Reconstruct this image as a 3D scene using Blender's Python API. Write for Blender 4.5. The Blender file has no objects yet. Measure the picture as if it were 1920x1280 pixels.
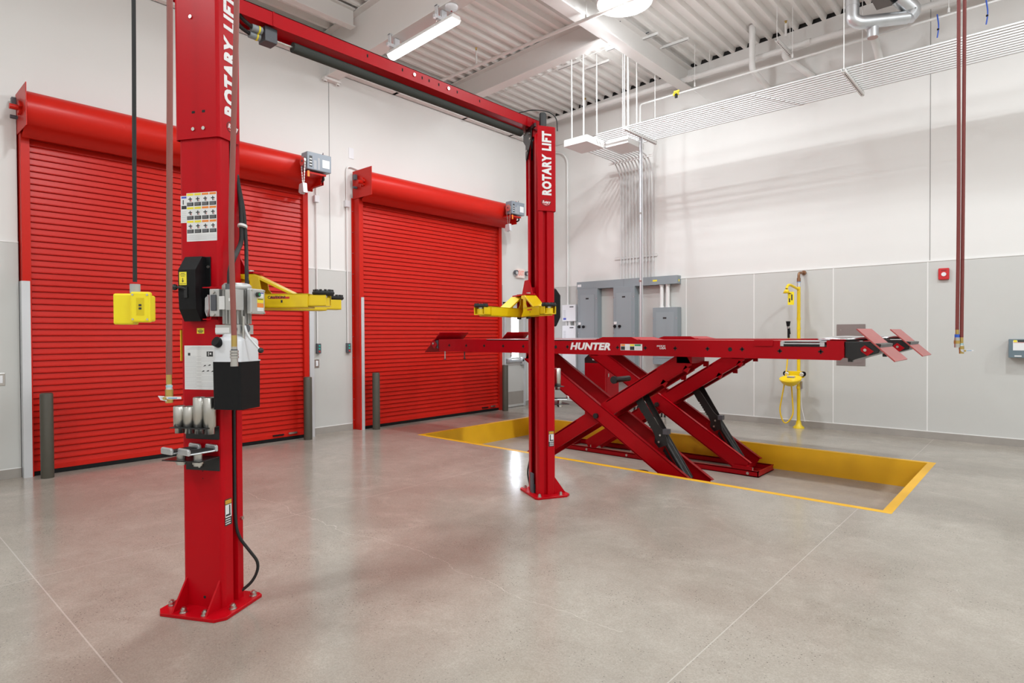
import bpy, math, random
from mathutils import Vector, Matrix
random.seed(7)
sc = bpy.context.scene
COL = sc.collection
# ------------------------------------------------------------------ camera
cam_d = bpy.data.cameras.new('camera'); cam = bpy.data.objects.new('camera', cam_d); COL.objects.link(cam)
_y, _p, _r = math.radians(41.758), math.radians(.706), math.radians(-.26)
_Fh = Vector((-math.sin(_y), math.cos(_y), 0)); _R = Vector((math.cos(_y), math.sin(_y), 0)); _Z = Vector((0, 0, 1))
_F = _Fh*math.cos(_p)-_Z*math.sin(_p); _U = _Z*math.cos(_p)+_Fh*math.sin(_p)
_R2 = _R*math.cos(_r)+_U*math.sin(_r); _U2 = _U*math.cos(_r)-_R*math.sin(_r)
cam.matrix_world = Matrix(((_R2.x, _U2.x, -_F.x, 0), (_R2.y, _U2.y, -_F.y, 0), (_R2.z, _U2.z, -_F.z, 1.5), (0, 0, 0, 1)))
cam_d.sensor_fit = 'HORIZONTAL'; cam_d.sensor_width = 36; cam_d.lens = 1134.84/1920*36
cam_d.shift_x = (960-957.437)/1920; cam_d.clip_start = .05; cam_d.clip_end = 200
sc.camera = cam
# ------------------------------------------------------------------ world + exposure
w = bpy.data.worlds.new('world'); sc.world = w; w.use_nodes = True
w.node_tree.nodes['Background'].inputs[0].default_value = (.75, .85, 1, 1); w.node_tree.nodes['Background'].inputs[1].default_value = 3.0
sc.view_settings.view_transform = 'Standard'; sc.view_settings.look = 'None'; sc.view_settings.gamma = 1
sc.view_settings.use_curve_mapping = False; sc.view_settings.exposure = -0.79
# ------------------------------------------------------------------ materials
MAT = {}
def mat(name, rgb, rough=.5, metal=0, bump=0, bscale=200, var=0, vscale=3, emit=None, es=1, coat=0, spec=.5):
    if name in MAT: return MAT[name]
    m = bpy.data.materials.new(name); m.use_nodes = True; nt = m.node_tree; N = nt.nodes; L = nt.links
    b = N['Principled BSDF']; b.inputs['Base Color'].default_value = (*rgb, 1); b.inputs['Roughness'].default_value = rough
    b.inputs['Metallic'].default_value = metal; b.inputs['Coat Weight'].default_value = coat; b.inputs['Specular IOR Level'].default_value = spec
    tc = N.new('ShaderNodeTexCoord')
    if bump:
        n = N.new('ShaderNodeTexNoise'); n.inputs['Scale'].default_value = bscale; n.inputs['Detail'].default_value = 2
        L.new(tc.outputs['Object'], n.inputs['Vector']); bp = N.new('ShaderNodeBump'); bp.inputs['Strength'].default_value = bump
        bp.inputs['Distance'].default_value = .002; L.new(n.outputs['Fac'], bp.inputs['Height']); L.new(bp.outputs['Normal'], b.inputs['Normal'])
    n2 = N.new('ShaderNodeTexNoise'); n2.inputs['Scale'].default_value = vscale; n2.inputs['Detail'].default_value = 4
    L.new(tc.outputs['Object'], n2.inputs['Vector']); mr = N.new('ShaderNodeMapRange')
    v = max(var, .02); mr.inputs['To Min'].default_value = 1-v; mr.inputs['To Max'].default_value = 1+v
    L.new(n2.outputs['Fac'], mr.inputs['Value']); mx = N.new('ShaderNodeVectorMath'); mx.operation = 'SCALE'
    mx.inputs[0].default_value = rgb; L.new(mr.outputs['Result'], mx.inputs['Scale']); L.new(mx.outputs['Vector'], b.inputs['Base Color'])
    if emit:
        b.inputs['Emission Color'].default_value = (*emit, 1); b.inputs['Emission Strength'].default_value = es
    MAT[name] = m; return m
red = mat('red enamel', (.47, .0012, .007), .34, bump=.10, bscale=300, spec=.18)
redl = mat('lift rack red enamel', (.37, .001, .006), .34, bump=.05, bscale=300, spec=.2)
dred = mat('door red paint', (.54, .014, .007), .34, bump=.04, bscale=90, spec=.22)
yel = mat('yellow enamel', (.86, .60, .005), .36, bump=.04, coat=.2)
ygold = mat('pit yellow paint', (.80, .43, .01), .42, bump=.2, bscale=20, var=.08, vscale=4)
ybright = mat('bright yellow plastic', (.92, .74, .01), .4)
blk = mat('black plastic', (.008, .008, .009), .42, bump=.15, bscale=500, spec=.2)
blkm = mat('black painted steel', (.012, .012, .013), .3, bump=.05)
rub = mat('black rubber', (.015, .015, .015), .7, bump=.2, bscale=300)
foam = mat('grey foam', (.045, .05, .045), .85, bump=.5, bscale=200)
wht = mat('white painted steel', (.80, .79, .77), .45)
wpl = mat('white plastic', (.78, .78, .80), .38)
tankw = mat('translucent white plastic', (.72, .73, .76), .3)
steel = mat('zinc plated steel', (.62, .61, .58), .28, 1, var=.1, vscale=20)
galv = mat('galvanised steel', (.66, .68, .70), .35, .85, var=.18, vscale=8)
alu = mat('cast aluminium', (.55, .55, .54), .45, .6, bump=.2, bscale=120)
galvw = mat('pale aluminium guard', (.66, .67, .69), .35, .3)
grey = mat('grey enamel cabinet', (.27, .31, .33), .45, var=.03)
greyd = mat('dark grey cast', (.09, .095, .11), .5)
brown = mat('bronze painted bollard', (.065, .058, .042), .5)
brass = mat('brass', (.62, .45, .15), .3, 1)
copper = mat('aged copper', (.30, .16, .09), .4, .9)
hose = mat('red brown hose rubber', (.26, .075, .06), .55, bump=.3, bscale=400)
hosed = mat('dark red hose rubber', (.20, .035, .03), .55, bump=.3, bscale=400)
paper = mat('white label', (.80, .80, .80), .5)
pgrey = mat('label print grey', (.38, .38, .40), .5)
pdark = mat('label print black', (.03, .03, .03), .5)
porange = mat('label orange', (.85, .25, .03), .5); pyel = mat('label yellow', (.90, .75, .04), .5); pblue = mat('label blue', (.06, .08, .5), .5)
pgreen = mat('label green', (.03, .3, .12), .5); pred = mat('label red', (.6, .04, .03), .5)
lett = mat('white lettering', (.85, .85, .85), .45)
wallm = mat('painted concrete wall', (.76, .745, .72), .75, bump=.15, bscale=60, var=.025, vscale=1.2)
frp = mat('grey wall panel', (.575, .57, .545), .4, bump=.1, bscale=80, var=.02)
curb = mat('concrete curb', (.33, .30, .27), .7, bump=.4, bscale=40, var=.12, vscale=8)
ceilm = mat('white painted deck', (.87, .85, .82), .6, var=.03)
beamm = mat('white painted beam', (.78, .755, .73), .55, var=.02)
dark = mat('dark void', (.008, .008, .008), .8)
pinkred = mat('matte red ramp plate', (.40, .06, .055), .42, coat=.3)
blue = mat('blue tie', (.03, .1, .5), .5)
silver = mat('polished turntable steel', (.75, .76, .78), .22, 1)
lampm = mat('lit lamp diffuser', (.9, .9, .9), .5, emit=(1, .98, .96), es=9)
stripm = mat('lit strip diffuser', (.9, .9, .9), .5, emit=(.96, .97, 1), es=7)
glassday = mat('daylit door glass', (.8, .85, .9), .1, emit=(.80, .88, 1), es=22)
signm = mat('exit sign face', (.8, .7, .66), .5, emit=(1, .6, .5), es=.25)
signr = mat('exit sign letters', (.7, .08, .05), .5, emit=(1, .12, .08), es=1.2)
def floor_mat(name, base, pit=False):
    m = bpy.data.materials.new(name); m.use_nodes = True; nt = m.node_tree; N = nt.nodes; L = nt.links; b = N['Principled BSDF']
    geo = N.new('ShaderNodeNewGeometry'); P = geo.outputs['Position']
    def noise(s, d=4, r=.6, dist=0):
        n = N.new('ShaderNodeTexNoise'); n.inputs['Scale'].default_value = s; n.inputs['Detail'].default_value = d
        n.inputs['Roughness'].default_value = r; n.inputs['Distortion'].default_value = dist; L.new(P, n.inputs['Vector']); return n.outputs['Fac']
    def ramp(f, a, bb, ca, cb):
        r = N.new('ShaderNodeMapRange'); r.inputs['From Min'].default_value = a; r.inputs['From Max'].default_value = bb
        r.inputs['To Min'].default_value = ca; r.inputs['To Max'].default_value = cb; L.new(f, r.inputs['Value']); return r.outputs['Result']
    def mix(f, A, B, mode='MIX'):
        x = N.new('ShaderNodeMix'); x.data_type = 'RGBA'; x.blend_type = mode
        for s, v in ((x.inputs[0], f), (x.inputs[6], A), (x.inputs[7], B)):
            if hasattr(v, 'links'): L.new(v, s)
            else: s.default_value = v if not isinstance(v, tuple) else (*v, 1)
        return x.outputs[2]
    def math_(op, a, bb=None):
        x = N.new('ShaderNodeMath'); x.operation = op
        for i, v in enumerate((a, bb)):
            if v is None: continue
            if hasattr(v, 'links'): L.new(v, x.inputs[i])
            else: x.inputs[i].default_value = v
        return x.outputs[0]
    c1 = base; c2 = tuple(v*.74 for v in (base[0], base[1]*.97, base[2]*.95)); c3 = tuple(min(1, v*1.16) for v in base)
    col = mix(ramp(noise(.55, 5), .38, .66, 0, 1), c1, c2)
    col = mix(ramp(noise(1.7, 6, .7, .6), .5, .72, 0, .7), col, c3)
    col = mix(ramp(noise(7, 6, .7), .35, .7, 0, .5), col, c2)
    vo = N.new('ShaderNodeTexVoronoi'); vo.inputs['Scale'].default_value = 62; L.new(P, vo.inputs['Vector'])
    spot = math_('MULTIPLY', math_('LESS_THAN', vo.outputs['Distance'], .20), ramp(noise(2.2, 3), .44, .60, 0, 1))
    hs = N.new('ShaderNodeSeparateColor'); L.new(vo.outputs['Color'], hs.inputs[0])
    dk = math_('MULTIPLY', spot, math_('GREATER_THAN', hs.outputs[0], .62)); lt = math_('MULTIPLY', spot, math_('LESS_THAN', hs.outputs[0], .22))
    col = mix(math_('MULTIPLY', dk, .9), col, (.10, .08, .07)); col = mix(math_('MULTIPLY', lt, .5), col, (.62, .55, .46))
    v2 = N.new('ShaderNodeTexVoronoi'); v2.inputs['Scale'].default_value = 170; L.new(P, v2.inputs['Vector'])
    hs2 = N.new('ShaderNodeSeparateColor'); L.new(v2.outputs['Color'], hs2.inputs[0])
    col = mix(ramp(hs2.outputs[0], 0, 1, 0, .30), col, (.16, .13, .11))
    if not pit:
        sp = N.new('ShaderNodeSeparateXYZ'); L.new(P, sp.inputs[0]); X, Y = sp.outputs[0], sp.outputs[1]
        jm = None
        for ax, v, hw in ((X, -4.70, .003), (Y, .815, .0035), (X, -1.22, .003)):
            q = math_('LESS_THAN', math_('ABSOLUTE', math_('SUBTRACT', ax, v)), hw); jm = q if jm is None else math_('MAXIMUM', jm, q)
        wob = math_('MULTIPLY', math_('SUBTRACT', noise(1.3, 6, .6), .5), .5)
        crk = math_('LESS_THAN', math_('ABSOLUTE', math_('SUBTRACT', math_('SUBTRACT', Y, 2.62), wob)), .0022)
        crk = math_('MULTIPLY', crk, math_('LESS_THAN', X, -1.6))
        col = mix(math_('MULTIPLY', jm, .34), col, (.70, .64, .58)); col = mix(math_('MULTIPLY', crk, .45), col, (.68, .60, .52))
    L.new(col, b.inputs['Base Color'])
    L.new(ramp(noise(3, 4), .3, .7, .12, .24) if not pit else ramp(noise(3, 4), .3, .7, .35, .55), b.inputs['Roughness'])
    b.inputs['Specular IOR Level'].default_value = .5
    bp = N.new('ShaderNodeBump'); bp.inputs['Strength'].default_value = .04; bp.inputs['Distance'].default_value = .002
    L.new(noise(60, 3), bp.inputs['Height']); L.new(bp.outputs['Normal'], b.inputs['Normal'])
    return m
floorm = floor_mat('polished concrete', (.425, .385, .328)); pitm = floor_mat('pit concrete', (.40, .34, .29), True)
# ------------------------------------------------------------------ mesh builder
def tag(o, label=None, cat=None, group=None, kind=None):
    if label: o['label'] = label
    if cat: o['category'] = cat
    if group: o['group'] = group
    if kind: o['kind'] = kind
    return o
ORG = {}
def empty(name, loc, label=None, cat=None, group=None, kind=None):
    o = bpy.data.objects.new(name, None); o.empty_display_size = .1; COL.objects.link(o); o.location = loc; ORG[o.name] = Vector(loc)
    return tag(o, label, cat, group, kind)
class MB:
    def __init__(s, M=None): s.v = []; s.f = []; s.mi = []; s.sm = []; s.mats = []; s.c = 0; s.M = M
    def m(s, mt):
        if mt not in s.mats: s.mats.append(mt)
        s.c = s.mats.index(mt); return s
    def add(s, vs, fs, smooth=False):
        o = len(s.v)
        for p in vs:
            p = Vector(p); s.v.append(s.M @ p if s.M else p)
        for i, f in enumerate(fs):
            s.f.append([o+k for k in f]); s.mi.append(s.c); s.sm.append(smooth if isinstance(smooth, bool) else smooth[i])
        return s
    def box(s, x0, x1, y0, y1, z0, z1, L=None):
        vs = [Vector((x, y, z)) for z in (z0, z1) for y in (y0, y1) for x in (x0, x1)]
        if L: vs = [L @ p for p in vs]
        return s.add(vs, [(0, 2, 3, 1), (4, 5, 7, 6), (0, 1, 5, 4), (2, 6, 7, 3), (0, 4, 6, 2), (1, 3, 7, 5)])
    def prism(s, poly, axis, a, b, L=None):
        def P(u, v, t): return {'x': (t, u, v), 'y': (u, t, v), 'z': (u, v, t)}[axis]
        n = len(poly); vs = [Vector(P(u, v, a)) for u, v in poly]+[Vector(P(u, v, b)) for u, v in poly]
        if L: vs = [L @ p for p in vs]
        return s.add(vs, [tuple(range(n-1, -1, -1)), tuple(range(n, 2*n))]+[(i, (i+1) % n, n+(i+1) % n, n+i) for i in range(n)])
    def cyl(s, p0, p1, r0, r1=None, n=16, cap=True):
        p0, p1 = Vector(p0), Vector(p1); r1 = r0 if r1 is None else r1; d = (p1-p0).normalized()
        u = d.orthogonal().normalized(); w_ = d.cross(u); vs = []
        for p, r in ((p0, r0), (p1, r1)):
            for i in range(n): t = 2*math.pi*i/n; vs.append(p+(u*math.cos(t)+w_*math.sin(t))*r)
        s.add(vs, [(i, (i+1) % n, n+(i+1) % n, n+i) for i in range(n)], True)
        if cap: s.add(vs[:n], [tuple(range(n-1, -1, -1))]); s.add(vs[n:], [tuple(range(n))])
        return s
    def tube(s, pts, r, n=10, cap=True):
        pts = [Vector(p) for p in pts]; vs = []; u = None
        for k, p in enumerate(pts):
            d = (pts[min(k+1, len(pts)-1)]-pts[max(k-1, 0)]).normalized()
            u = d.orthogonal().normalized() if u is None else (u-d*u.dot(d)).normalized()
            w_ = d.cross(u); rr = r[k] if isinstance(r, (list, tuple)) else r
            for i in range(n): t = 2*math.pi*i/n; vs.append(p+(u*math.cos(t)+w_*math.sin(t))*rr)
        K = len(pts); s.add(vs, [(k*n+i, k*n+(i+1) % n, (k+1)*n+(i+1) % n, (k+1)*n+i) for k in range(K-1) for i in range(n)], True)
        if cap: s.add(vs[:n], [tuple(range(n-1, -1, -1))]); s.add(vs[-n:], [tuple(range(n))])
        return s
    def lathe(s, prof, c=(0, 0, 0), n=24, flat=False):
        vs = []
        for r, z in prof:
            for i in range(n): t = 2*math.pi*i/n; vs.append(Vector((c[0]+r*math.cos(t), c[1]+r*math.sin(t), c[2]+z)))
        return s.add(vs, [(k*n+i, k*n+(i+1) % n, (k+1)*n+(i+1) % n, (k+1)*n+i) for k in range(len(prof)-1) for i in range(n)], not flat)
    def ball(s, c, r, n=14):
        return s.lathe([(max(1e-4, r*math.sin(math.pi*k/8)), -r*math.cos(math.pi*k/8)) for k in range(9)], c, n)
    def hexb(s, c, r, h, axis=(0, 0, 1)):
        c = Vector(c); a = Vector(axis).normalized(); return s.cyl(c, c+a*h, r, r, 6)
    def wall(s, path, t, z0, z1):   # thickened open path extruded along z
        n = len(path); out = []
        for i, p in enumerate(path):
            a = Vector(path[max(i-1, 0)]); b = Vector(path[min(i+1, n-1)]); d = (b-a).normalized(); out.append((p[0]-d.y*t, p[1]+d.x*t))
        vs = [(x, y, z) for z in (z0, z1) for x, y in list(path)+out]; fs = []
        for i in range(n-1):
            fs += [(i, i+1, 2*n+i+1, 2*n+i), (n+i+1, n+i, 3*n+i, 3*n+i+1), (i+1, i, n+i, n+i+1), (2*n+i, 2*n+i+1, 3*n+i+1, 3*n+i)]
        fs += [(0, 2*n, 3*n, n), (n-1, 2*n-1, 4*n-1, 3*n-1)]
        return s.add(vs, fs)
    def grid(s, path, y0, y1, axis='y', smooth=False):   # open sheet: path in (x,z), swept along y
        n = len(path)
        vs = [(x, y0, z) if axis == 'y' else (y0, x, z) for x, z in path]+[(x, y1, z) if axis == 'y' else (y1, x, z) for x, z in path]
        return s.add(vs, [(i, i+1, n+i+1, n+i) for i in range(n-1)], smooth)
    def build(s, name, mt=None, parent=None, bevel=0, seg=2, label=None, cat=None, group=None, kind=None, smooth=False):
        if mt and not s.mats: s.mats = [mt]
        if parent is None:
            xs = [p.x for p in s.v]; ys = [p.y for p in s.v]; zs = [p.z for p in s.v]
            og = Vector(((min(xs)+max(xs))/2, (min(ys)+max(ys))/2, min(zs)))
        else: og = ORG[parent.name]
        me = bpy.data.meshes.new(name); me.from_pydata([p-og for p in s.v], [], s.f)
        for m_ in s.mats: me.materials.append(m_)
        me.polygons.foreach_set('material_index', s.mi); me.polygons.foreach_set('use_smooth', [bool(q) or smooth for q in s.sm]); me.update()
        o = bpy.data.objects.new(name, me); COL.objects.link(o); ORG[o.name] = og
        if parent is None: o.location = og
        else: o.parent = parent
        if bevel:
            b = o.modifiers.new('bevel', 'BEVEL'); b.width = bevel; b.segments = seg; b.limit_method = 'ANGLE'; b.angle_limit = math.radians(40)
        return tag(o, label, cat, group, kind)
def B(x0, x1, y0, y1, z0, z1, M=None): return MB(M).box(x0, x1, y0, y1, z0, z1)
def text(body, parent, L, size, mt, name='lettering', sx=1, shear=0, fat=0, thick=.0008, align='CENTER', sp=1, wd=1):
    cu = bpy.data.curves.new('t', 'FONT'); cu.body = body; cu.size = size; cu.shear = shear; cu.offset = fat; cu.extrude = thick
    cu.space_character = sp; cu.space_word = wd; cu.align_x = align; cu.align_y = 'CENTER'; cu.resolution_u = 3
    o = bpy.data.objects.new('t', cu); COL.objects.link(o); dg = bpy.context.evaluated_depsgraph_get(); dg.update()
    me = bpy.data.meshes.new_from_object(o.evaluated_get(dg)); bpy.data.objects.remove(o)
    og = ORG[parent.name]
    for v in me.vertices: v.co = (L @ Vector((v.co.x*sx, v.co.y, v.co.z)))-og
    me.materials.clear(); me.materials.append(mt); me.name = name
    t = bpy.data.objects.new(name, me); COL.objects.link(t); t.parent = parent; ORG[t.name] = og; return t
def frame(o, x, y):   # matrix from origin, x-axis, y-axis (text plane), z = normal
    x = Vector(x).normalized(); y = Vector(y).normalized(); z = x.cross(y)
    return Matrix(((x.x, y.x, z.x, o[0]), (x.y, y.y, z.y, o[1]), (x.z, y.z, z.z, o[2]), (0, 0, 0, 1)))
def arc(c, r, a0, a1, n, f): return [f(c[0]+r*math.cos(math.radians(a0+(a1-a0)*k/n)), c[1]+r*math.sin(math.radians(a0+(a1-a0)*k/n))) for k in range(n+1)]
def fillet(pts, r, n=6):
    pts = [Vector(p) for p in pts]; out = [pts[0]]
    for a, b, c in zip(pts, pts[1:], pts[2:]):
        d1 = (a-b).normalized(); d2 = (c-b).normalized(); rr = min(r, (a-b).length*.48, (c-b).length*.48)
        p, q = b+d1*rr, b+d2*rr
        for k in range(n+1): t = k/n; out.append(p*(1-t)**2+b*2*t*(1-t)+q*t*t)
    out.append(pts[-1]); return out
# ------------------------------------------------------------------ setting
XL, YB, XR, YF = -8.27, 10.305, 7.5, -5.0
SL = .044
def zd(x): return 6.10+SL*(x+8.27)
PX0, PX1, PY0, PY1, PD = -6.99, -1.05, 5.88, 8.34, -.31
fl = MB(); R_ = .075
for q in ((XL, XR, YF, PY0-R_), (XL, PX0-R_, PY0-R_, PY1+R_), (PX1+R_, XR, PY0-R_, PY1+R_), (XL, XR, PY1+R_, YB)): fl.m(floorm).box(*q[:2], *q[2:], -.12, 0)
fl.m(pitm).box(PX0-.05, PX1+.05, PY0-.05, PY1+.05, PD-.1, PD)
fl.build('floor', kind='structure')
tr = MB().m(ygold)
tr.box(PX0-R_, PX0, PY0-R_, PY1+R_, PD, .001).box(PX1, PX1+R_, PY0-R_, PY1+R_, PD, .001).box(PX0, PX1, PY0-R_, PY0, PD, .001).box(PX0, PX1, PY1, PY1+R_, PD, .001)
tr.build('trim_1', kind='structure')
def wallmesh():
    # left wall
    wl = B(XL-.2, XL, YF, YB+.6, -.1, 6.9); o = wl.build('wall_left', wallm, kind='structure')
    p = MB().m(frp); segs = [(4.72, 5.47), (8.9, 9.02), (9.70, 10.3)]
    MB().m(wallm).box(XL, -8.205, YF, 1.325, 0, 4.02).m(frp).box(-8.205, -8.193, YF, 1.325, .102, 2.498).m(wht).box(-8.205, -8.189, YF, 1.325, 2.492, 2.506).box(-8.205, -8.189, YF, 1.325, .096, .106).m(curb).box(-8.205, -8.18, YF, 1.325, 0, .096).build('wall_pier', parent=o)
    for a, b in segs: p.box(XL, XL+.012, a, b, .102, 2.498)
    p.m(wht)
    for a, b in segs: p.box(XL, XL+.016, a, b, 2.492, 2.506).box(XL, XL+.016, a, b, .096, .106)
    p.box(XL, XL+.015, 9.78, 9.795, .1, 2.5)
    seam = mat('wall joint sealant', (.30, .29, .28), .8)
    p.m(seam).box(XL, XL+.003, 5.10, 5.110, 2.506, 5.4)
    p.build('wall_panelling', parent=o)
    MB().m(curb).box(XL, XL+.03, 4.72, 5.47, 0, .096).box(XL, XL+.03, 9.70, 10.3, 0, .096).box(XL, XL+.03, 8.9, 9.0, 0, .096).build('baseboard_left', kind='structure')
    # back wall
    o = MB().m(wallm).prism([(XL-.01, -.1), (XR+.2, -.1), (XR+.2, zd(XR+.2)-.001), (XL-.01, zd(XL-.01)-.001)], 'y', YB, YB+.5).m(dark).box(XL-.2, XR+.2, YB+.5, YB+.6, 5.5, 7.1).build('wall_back', kind='structure')
    p = MB().m(frp).box(XL, XR, YB-.012, YB, .102, 2.498); p.m(wht).box(XL, XR, YB-.018, YB, 2.490, 2.508).box(XL, XR, YB-.018, YB, .094, .106)
    for k in range(-3, 8):
        x = -1.30+1.208*k
        if XL < x < XR: p.box(x-.008, x+.008, YB-.016, YB, .1, 2.5)
    p.m(seam).box(-1.282, -1.274, YB-.003, YB, 2.51, 6.38)
    p.build('wall_panelling', parent=o)
    MB().m(curb).box(XL, XR, YB-.035, YB, 0, .096).build('baseboard_back', kind='structure')
    B(XR, XR+.2, YF-.2, YB+.6, -.1, 7.2).build('wall_right', wallm, kind='structure')
    B(XL-.2, XR+.2, YF-.2, YF, -.1, 7.2).build('wall_front', wallm, kind='structure')
wallmesh()
# metal roof deck: flutes run along y
path = []; x = XL-.1; P_ = .2032
while x < XR+.1:
    z = zd(x); path += [(x, z), (x+.055, z), (x+.075, z+.075), (x+P_-.02, z+.075)]; x += P_
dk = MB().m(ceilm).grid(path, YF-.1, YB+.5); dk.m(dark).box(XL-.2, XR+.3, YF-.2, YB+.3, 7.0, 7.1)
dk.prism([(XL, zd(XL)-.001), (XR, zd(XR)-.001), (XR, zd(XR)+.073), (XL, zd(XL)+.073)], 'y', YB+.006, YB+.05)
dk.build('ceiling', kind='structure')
def ibeam(p0, p1, bw, dp, L0, lab, side_plates=True):
    # p0,p1 bottom centre line; flange width bw, depth dp
    p0, p1 = Vector(p0), Vector(p1); d = (p1-p0); n = Vector((-d.y, d.x, 0)).normalized(); m = MB().m(beamm)
    def slab(h0, h1, hw):
        vs = [p+n*s_*hw+Vector((0, 0, h)) for p in (p0, p1) for h in (h0, h1) for s_ in (-1, 1)]
        m.add(vs, [(0, 1, 3, 2), (4, 6, 7, 5), (0, 4, 5, 1), (2, 3, 7, 6), (0, 2, 6, 4), (1, 5, 7, 3)])
    slab(0, .018, bw/2); slab(dp-.018, dp, bw/2); slab(.018, dp-.018, .006)
    return m
m = ibeam((XL+.02, 5.12, zd(XL)-.70), (XR, 5.12, zd(XR)-.70), .21, .695, 0, '')
m.box(XL+.001, XL+.10, 4.98, 5.26, zd(XL)-.735, zd(XL)-.70)
for dx in (.05,):
    for dy in (4.95, 5.02, 5.22, 5.29): m.cyl((XL+.06, dy if 4.98 < dy < 5.26 else min(max(dy, 5.0), 5.24), zd(XL)-.765), (XL+.06, dy if 4.98 < dy < 5.26 else min(max(dy, 5.0), 5.24), zd(XL)-.735), .022, n=8)
m.build('roof_beam', label='deep white roof beam carrying the long strip light', cat='beam', group='white steel roof beams')
ibeam((XL+.02, 7.72, zd(XL)-.39), (-5.0, 7.72, zd(-5.0)-.39), .2, .385, 0, '').build('roof_beam', label='shallower white roof beam behind the sprinkler branch pipe', cat='beam', group='white steel roof beams')
ibeam((-4.9, 5.24, zd(-4.9)-.385), (-4.9, YB, zd(-4.9)-.385), .2, .380, 0, '').build('roof_beam', label='white roof girder running to the back wall beside the round lamp', cat='beam', group='white steel roof beams')
ibeam((-7.45, YF, zd(-7.45)-.27), (-7.45, 5.0, zd(-7.45)-.27), .12, .265, 0, '').build('roof_beam', label='small white roof beam meeting the deep beam above the red crossbeam', cat='beam', group='white steel roof beams')
m = MB().m(beamm).box(XL, XL+.012, YF, 4.98, 5.62, 6.1).box(XL, XL+.10, YF, 4.98, 5.62, 5.632)
m.box(XL, XL+.012, 5.26, YB-.01, 5.53, 6.1).box(XL, XL+.13, 5.26, YB-.01, 5.53, 5.545)
for yy in (6.3, 7.9, 9.2): m.box(XL, XL+.35, yy, yy+.05, 5.53, 5.58)
m.build('trim_2', kind='structure')
# ------------------------------------------------------------------ doors
def rolling_door(name, y0, y1):
    r = empty(name, (-8.14, (y0+y1)/2, 0), kind='structure')
    p = []; z = .10; zt = 3.70
    while z < zt:
        p += [(-8.138, z), (-8.146, z+.050), (-8.152, z+.0535), (-8.152, z+.0565), (-8.130, z+.0585), (-8.130, z+.064), (-8.140, z+.0665)]; z += .0675
    c = MB().m(dred).grid(p, y0, y1); c.box(-8.155, -8.125, y0, y1, .05, .10)
    c.m(blk).box(-8.16, -8.13, y0, y1, .002, .05)
    c.m(steel).box(-8.124, -8.10, y1-.25, y1-.12, .085, .11); c.m(blk).box(-8.124, -8.105, y1-.48, y1-.32, .08, .10)
    c.build('curtain', parent=r)
    for a, b in ((y0-.078, y0), (y1, y1+.078)):
        g = MB().m(dred).box(-8.268, -8.10, a, b, 0, 3.66)
        o_ = a-.03 if a < y0 else b
        g.box(-8.268, -8.255, o_, o_+.03, 0, 3.66)
        g.m(steel)
        for k in range(11): g.hexb((-8.256, o_+.015, .15+.33*k), .008, .008, (1, 0, 0))
        g.build('side_guide', parent=r, bevel=.003)
    ya, yb = y0-.085, y1+.12
    h = MB().m(dred); prof = [(-8.26, 4.045), (-8.0, 4.045)]
    prof += arc((-7.97, 3.845), .20, 90, -60, 12, lambda a, b: (a, b)); prof += [(-8.02, 3.62), (-8.02, 3.585), (-8.05, 3.585)]
    h.grid(list(reversed(prof)), ya+.01, yb-.01, smooth=True); h.box(-8.27, -8.02, ya+.01, yb-.01, 3.70, 3.705)
    h.build('hood', parent=r)
    for k, yy in enumerate((ya, yb)):
        b = MB().m(dred).box(-8.25, -7.745, yy-.004, yy+.004, 3.64 if k == 0 else 3.63, 4.075)
        b.cyl((-7.97, yy-.10 if k == 0 else yy+.03, 3.86), (-7.97, yy, 3.86), .028, n=14)
        if k == 0:
            b.m(greyd).box(-8.16, -8.10, yy-.06, yy-.02, 3.92, 4.0).cyl((-8.13, yy-.07, 3.80), (-8.13, yy-.01, 3.80), .02, n=10).m(dred)
            for t in range(5): a = t*72; b.box(-7.99, -7.95, yy-.03, yy-.004, 3.86, 3.93, Matrix.Translation((-7.97, 0, 3.86)) @ Matrix.Rotation(math.radians(a), 4, 'Y') @ Matrix.Translation((7.97, 0, -3.86)))
        b.build('end_bracket', parent=r, bevel=.002)
    return r
rolling_door('door_1', 1.418, 4.567); rolling_door('door_2', 5.594, 8.746)
def guard(y0, y1, zt, lab):
    MB().m(galvw).box(-8.098, -8.09, y0, y1, 0, zt).box(-8.262, -8.09, y0 if y0 < y1-.05 and False else y0-.006, y0, 0, zt).build('corner_guard', label=lab, cat='guard', group='pale metal corner guards')
guard(1.336, 1.404, 2.085, 'pale metal guard strip at the left jamb of the nearer red rolling door')
guard(4.655, 4.72, 2.085, 'pale metal guard strip between the nearer rolling door and the wall panel')
guard(5.548, 5.594, 2.09, 'pale metal guard strip at the left jamb of the farther red rolling door')
# hand door
d = empty('door_3', (XL, 9.34, 0), kind='structure')
MB().m(galvw).box(XL, XL+.05, 9.02, 9.065, 0, 2.15).box(XL, XL+.05, 9.63, 9.675, 0, 2.15).box(XL, XL+.05, 9.02, 9.675, 2.11, 2.15).build('door_frame', parent=d, bevel=.003)
m = MB().m(frp).box(XL, XL+.03, 9.065, 9.25, .01, 2.11).box(XL, XL+.03, 9.48, 9.63, .01, 2.11).box(XL, XL+.03, 9.25, 9.48, .01, 1.02).box(XL, XL+.03, 9.25, 9.48, 1.95, 2.11)
m.m(curb).box(XL+.03, XL+.034, 9.08, 9.62, .06, .32); m.build('door_leaf', parent=d)
B(XL+.005, XL+.015, 9.25, 9.48, 1.02, 1.95).build('glass_lite', glassday, d)
MB().m(galv).box(XL+.03, XL+.09, 9.08, 9.20, .92, 1.0).box(XL+.06, XL+.10, 9.1, 9.58, .93, .98).box(XL+.03, XL+.10, 9.52, 9.60, .86, 1.02).build('push_bar', parent=d, bevel=.008)
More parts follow.
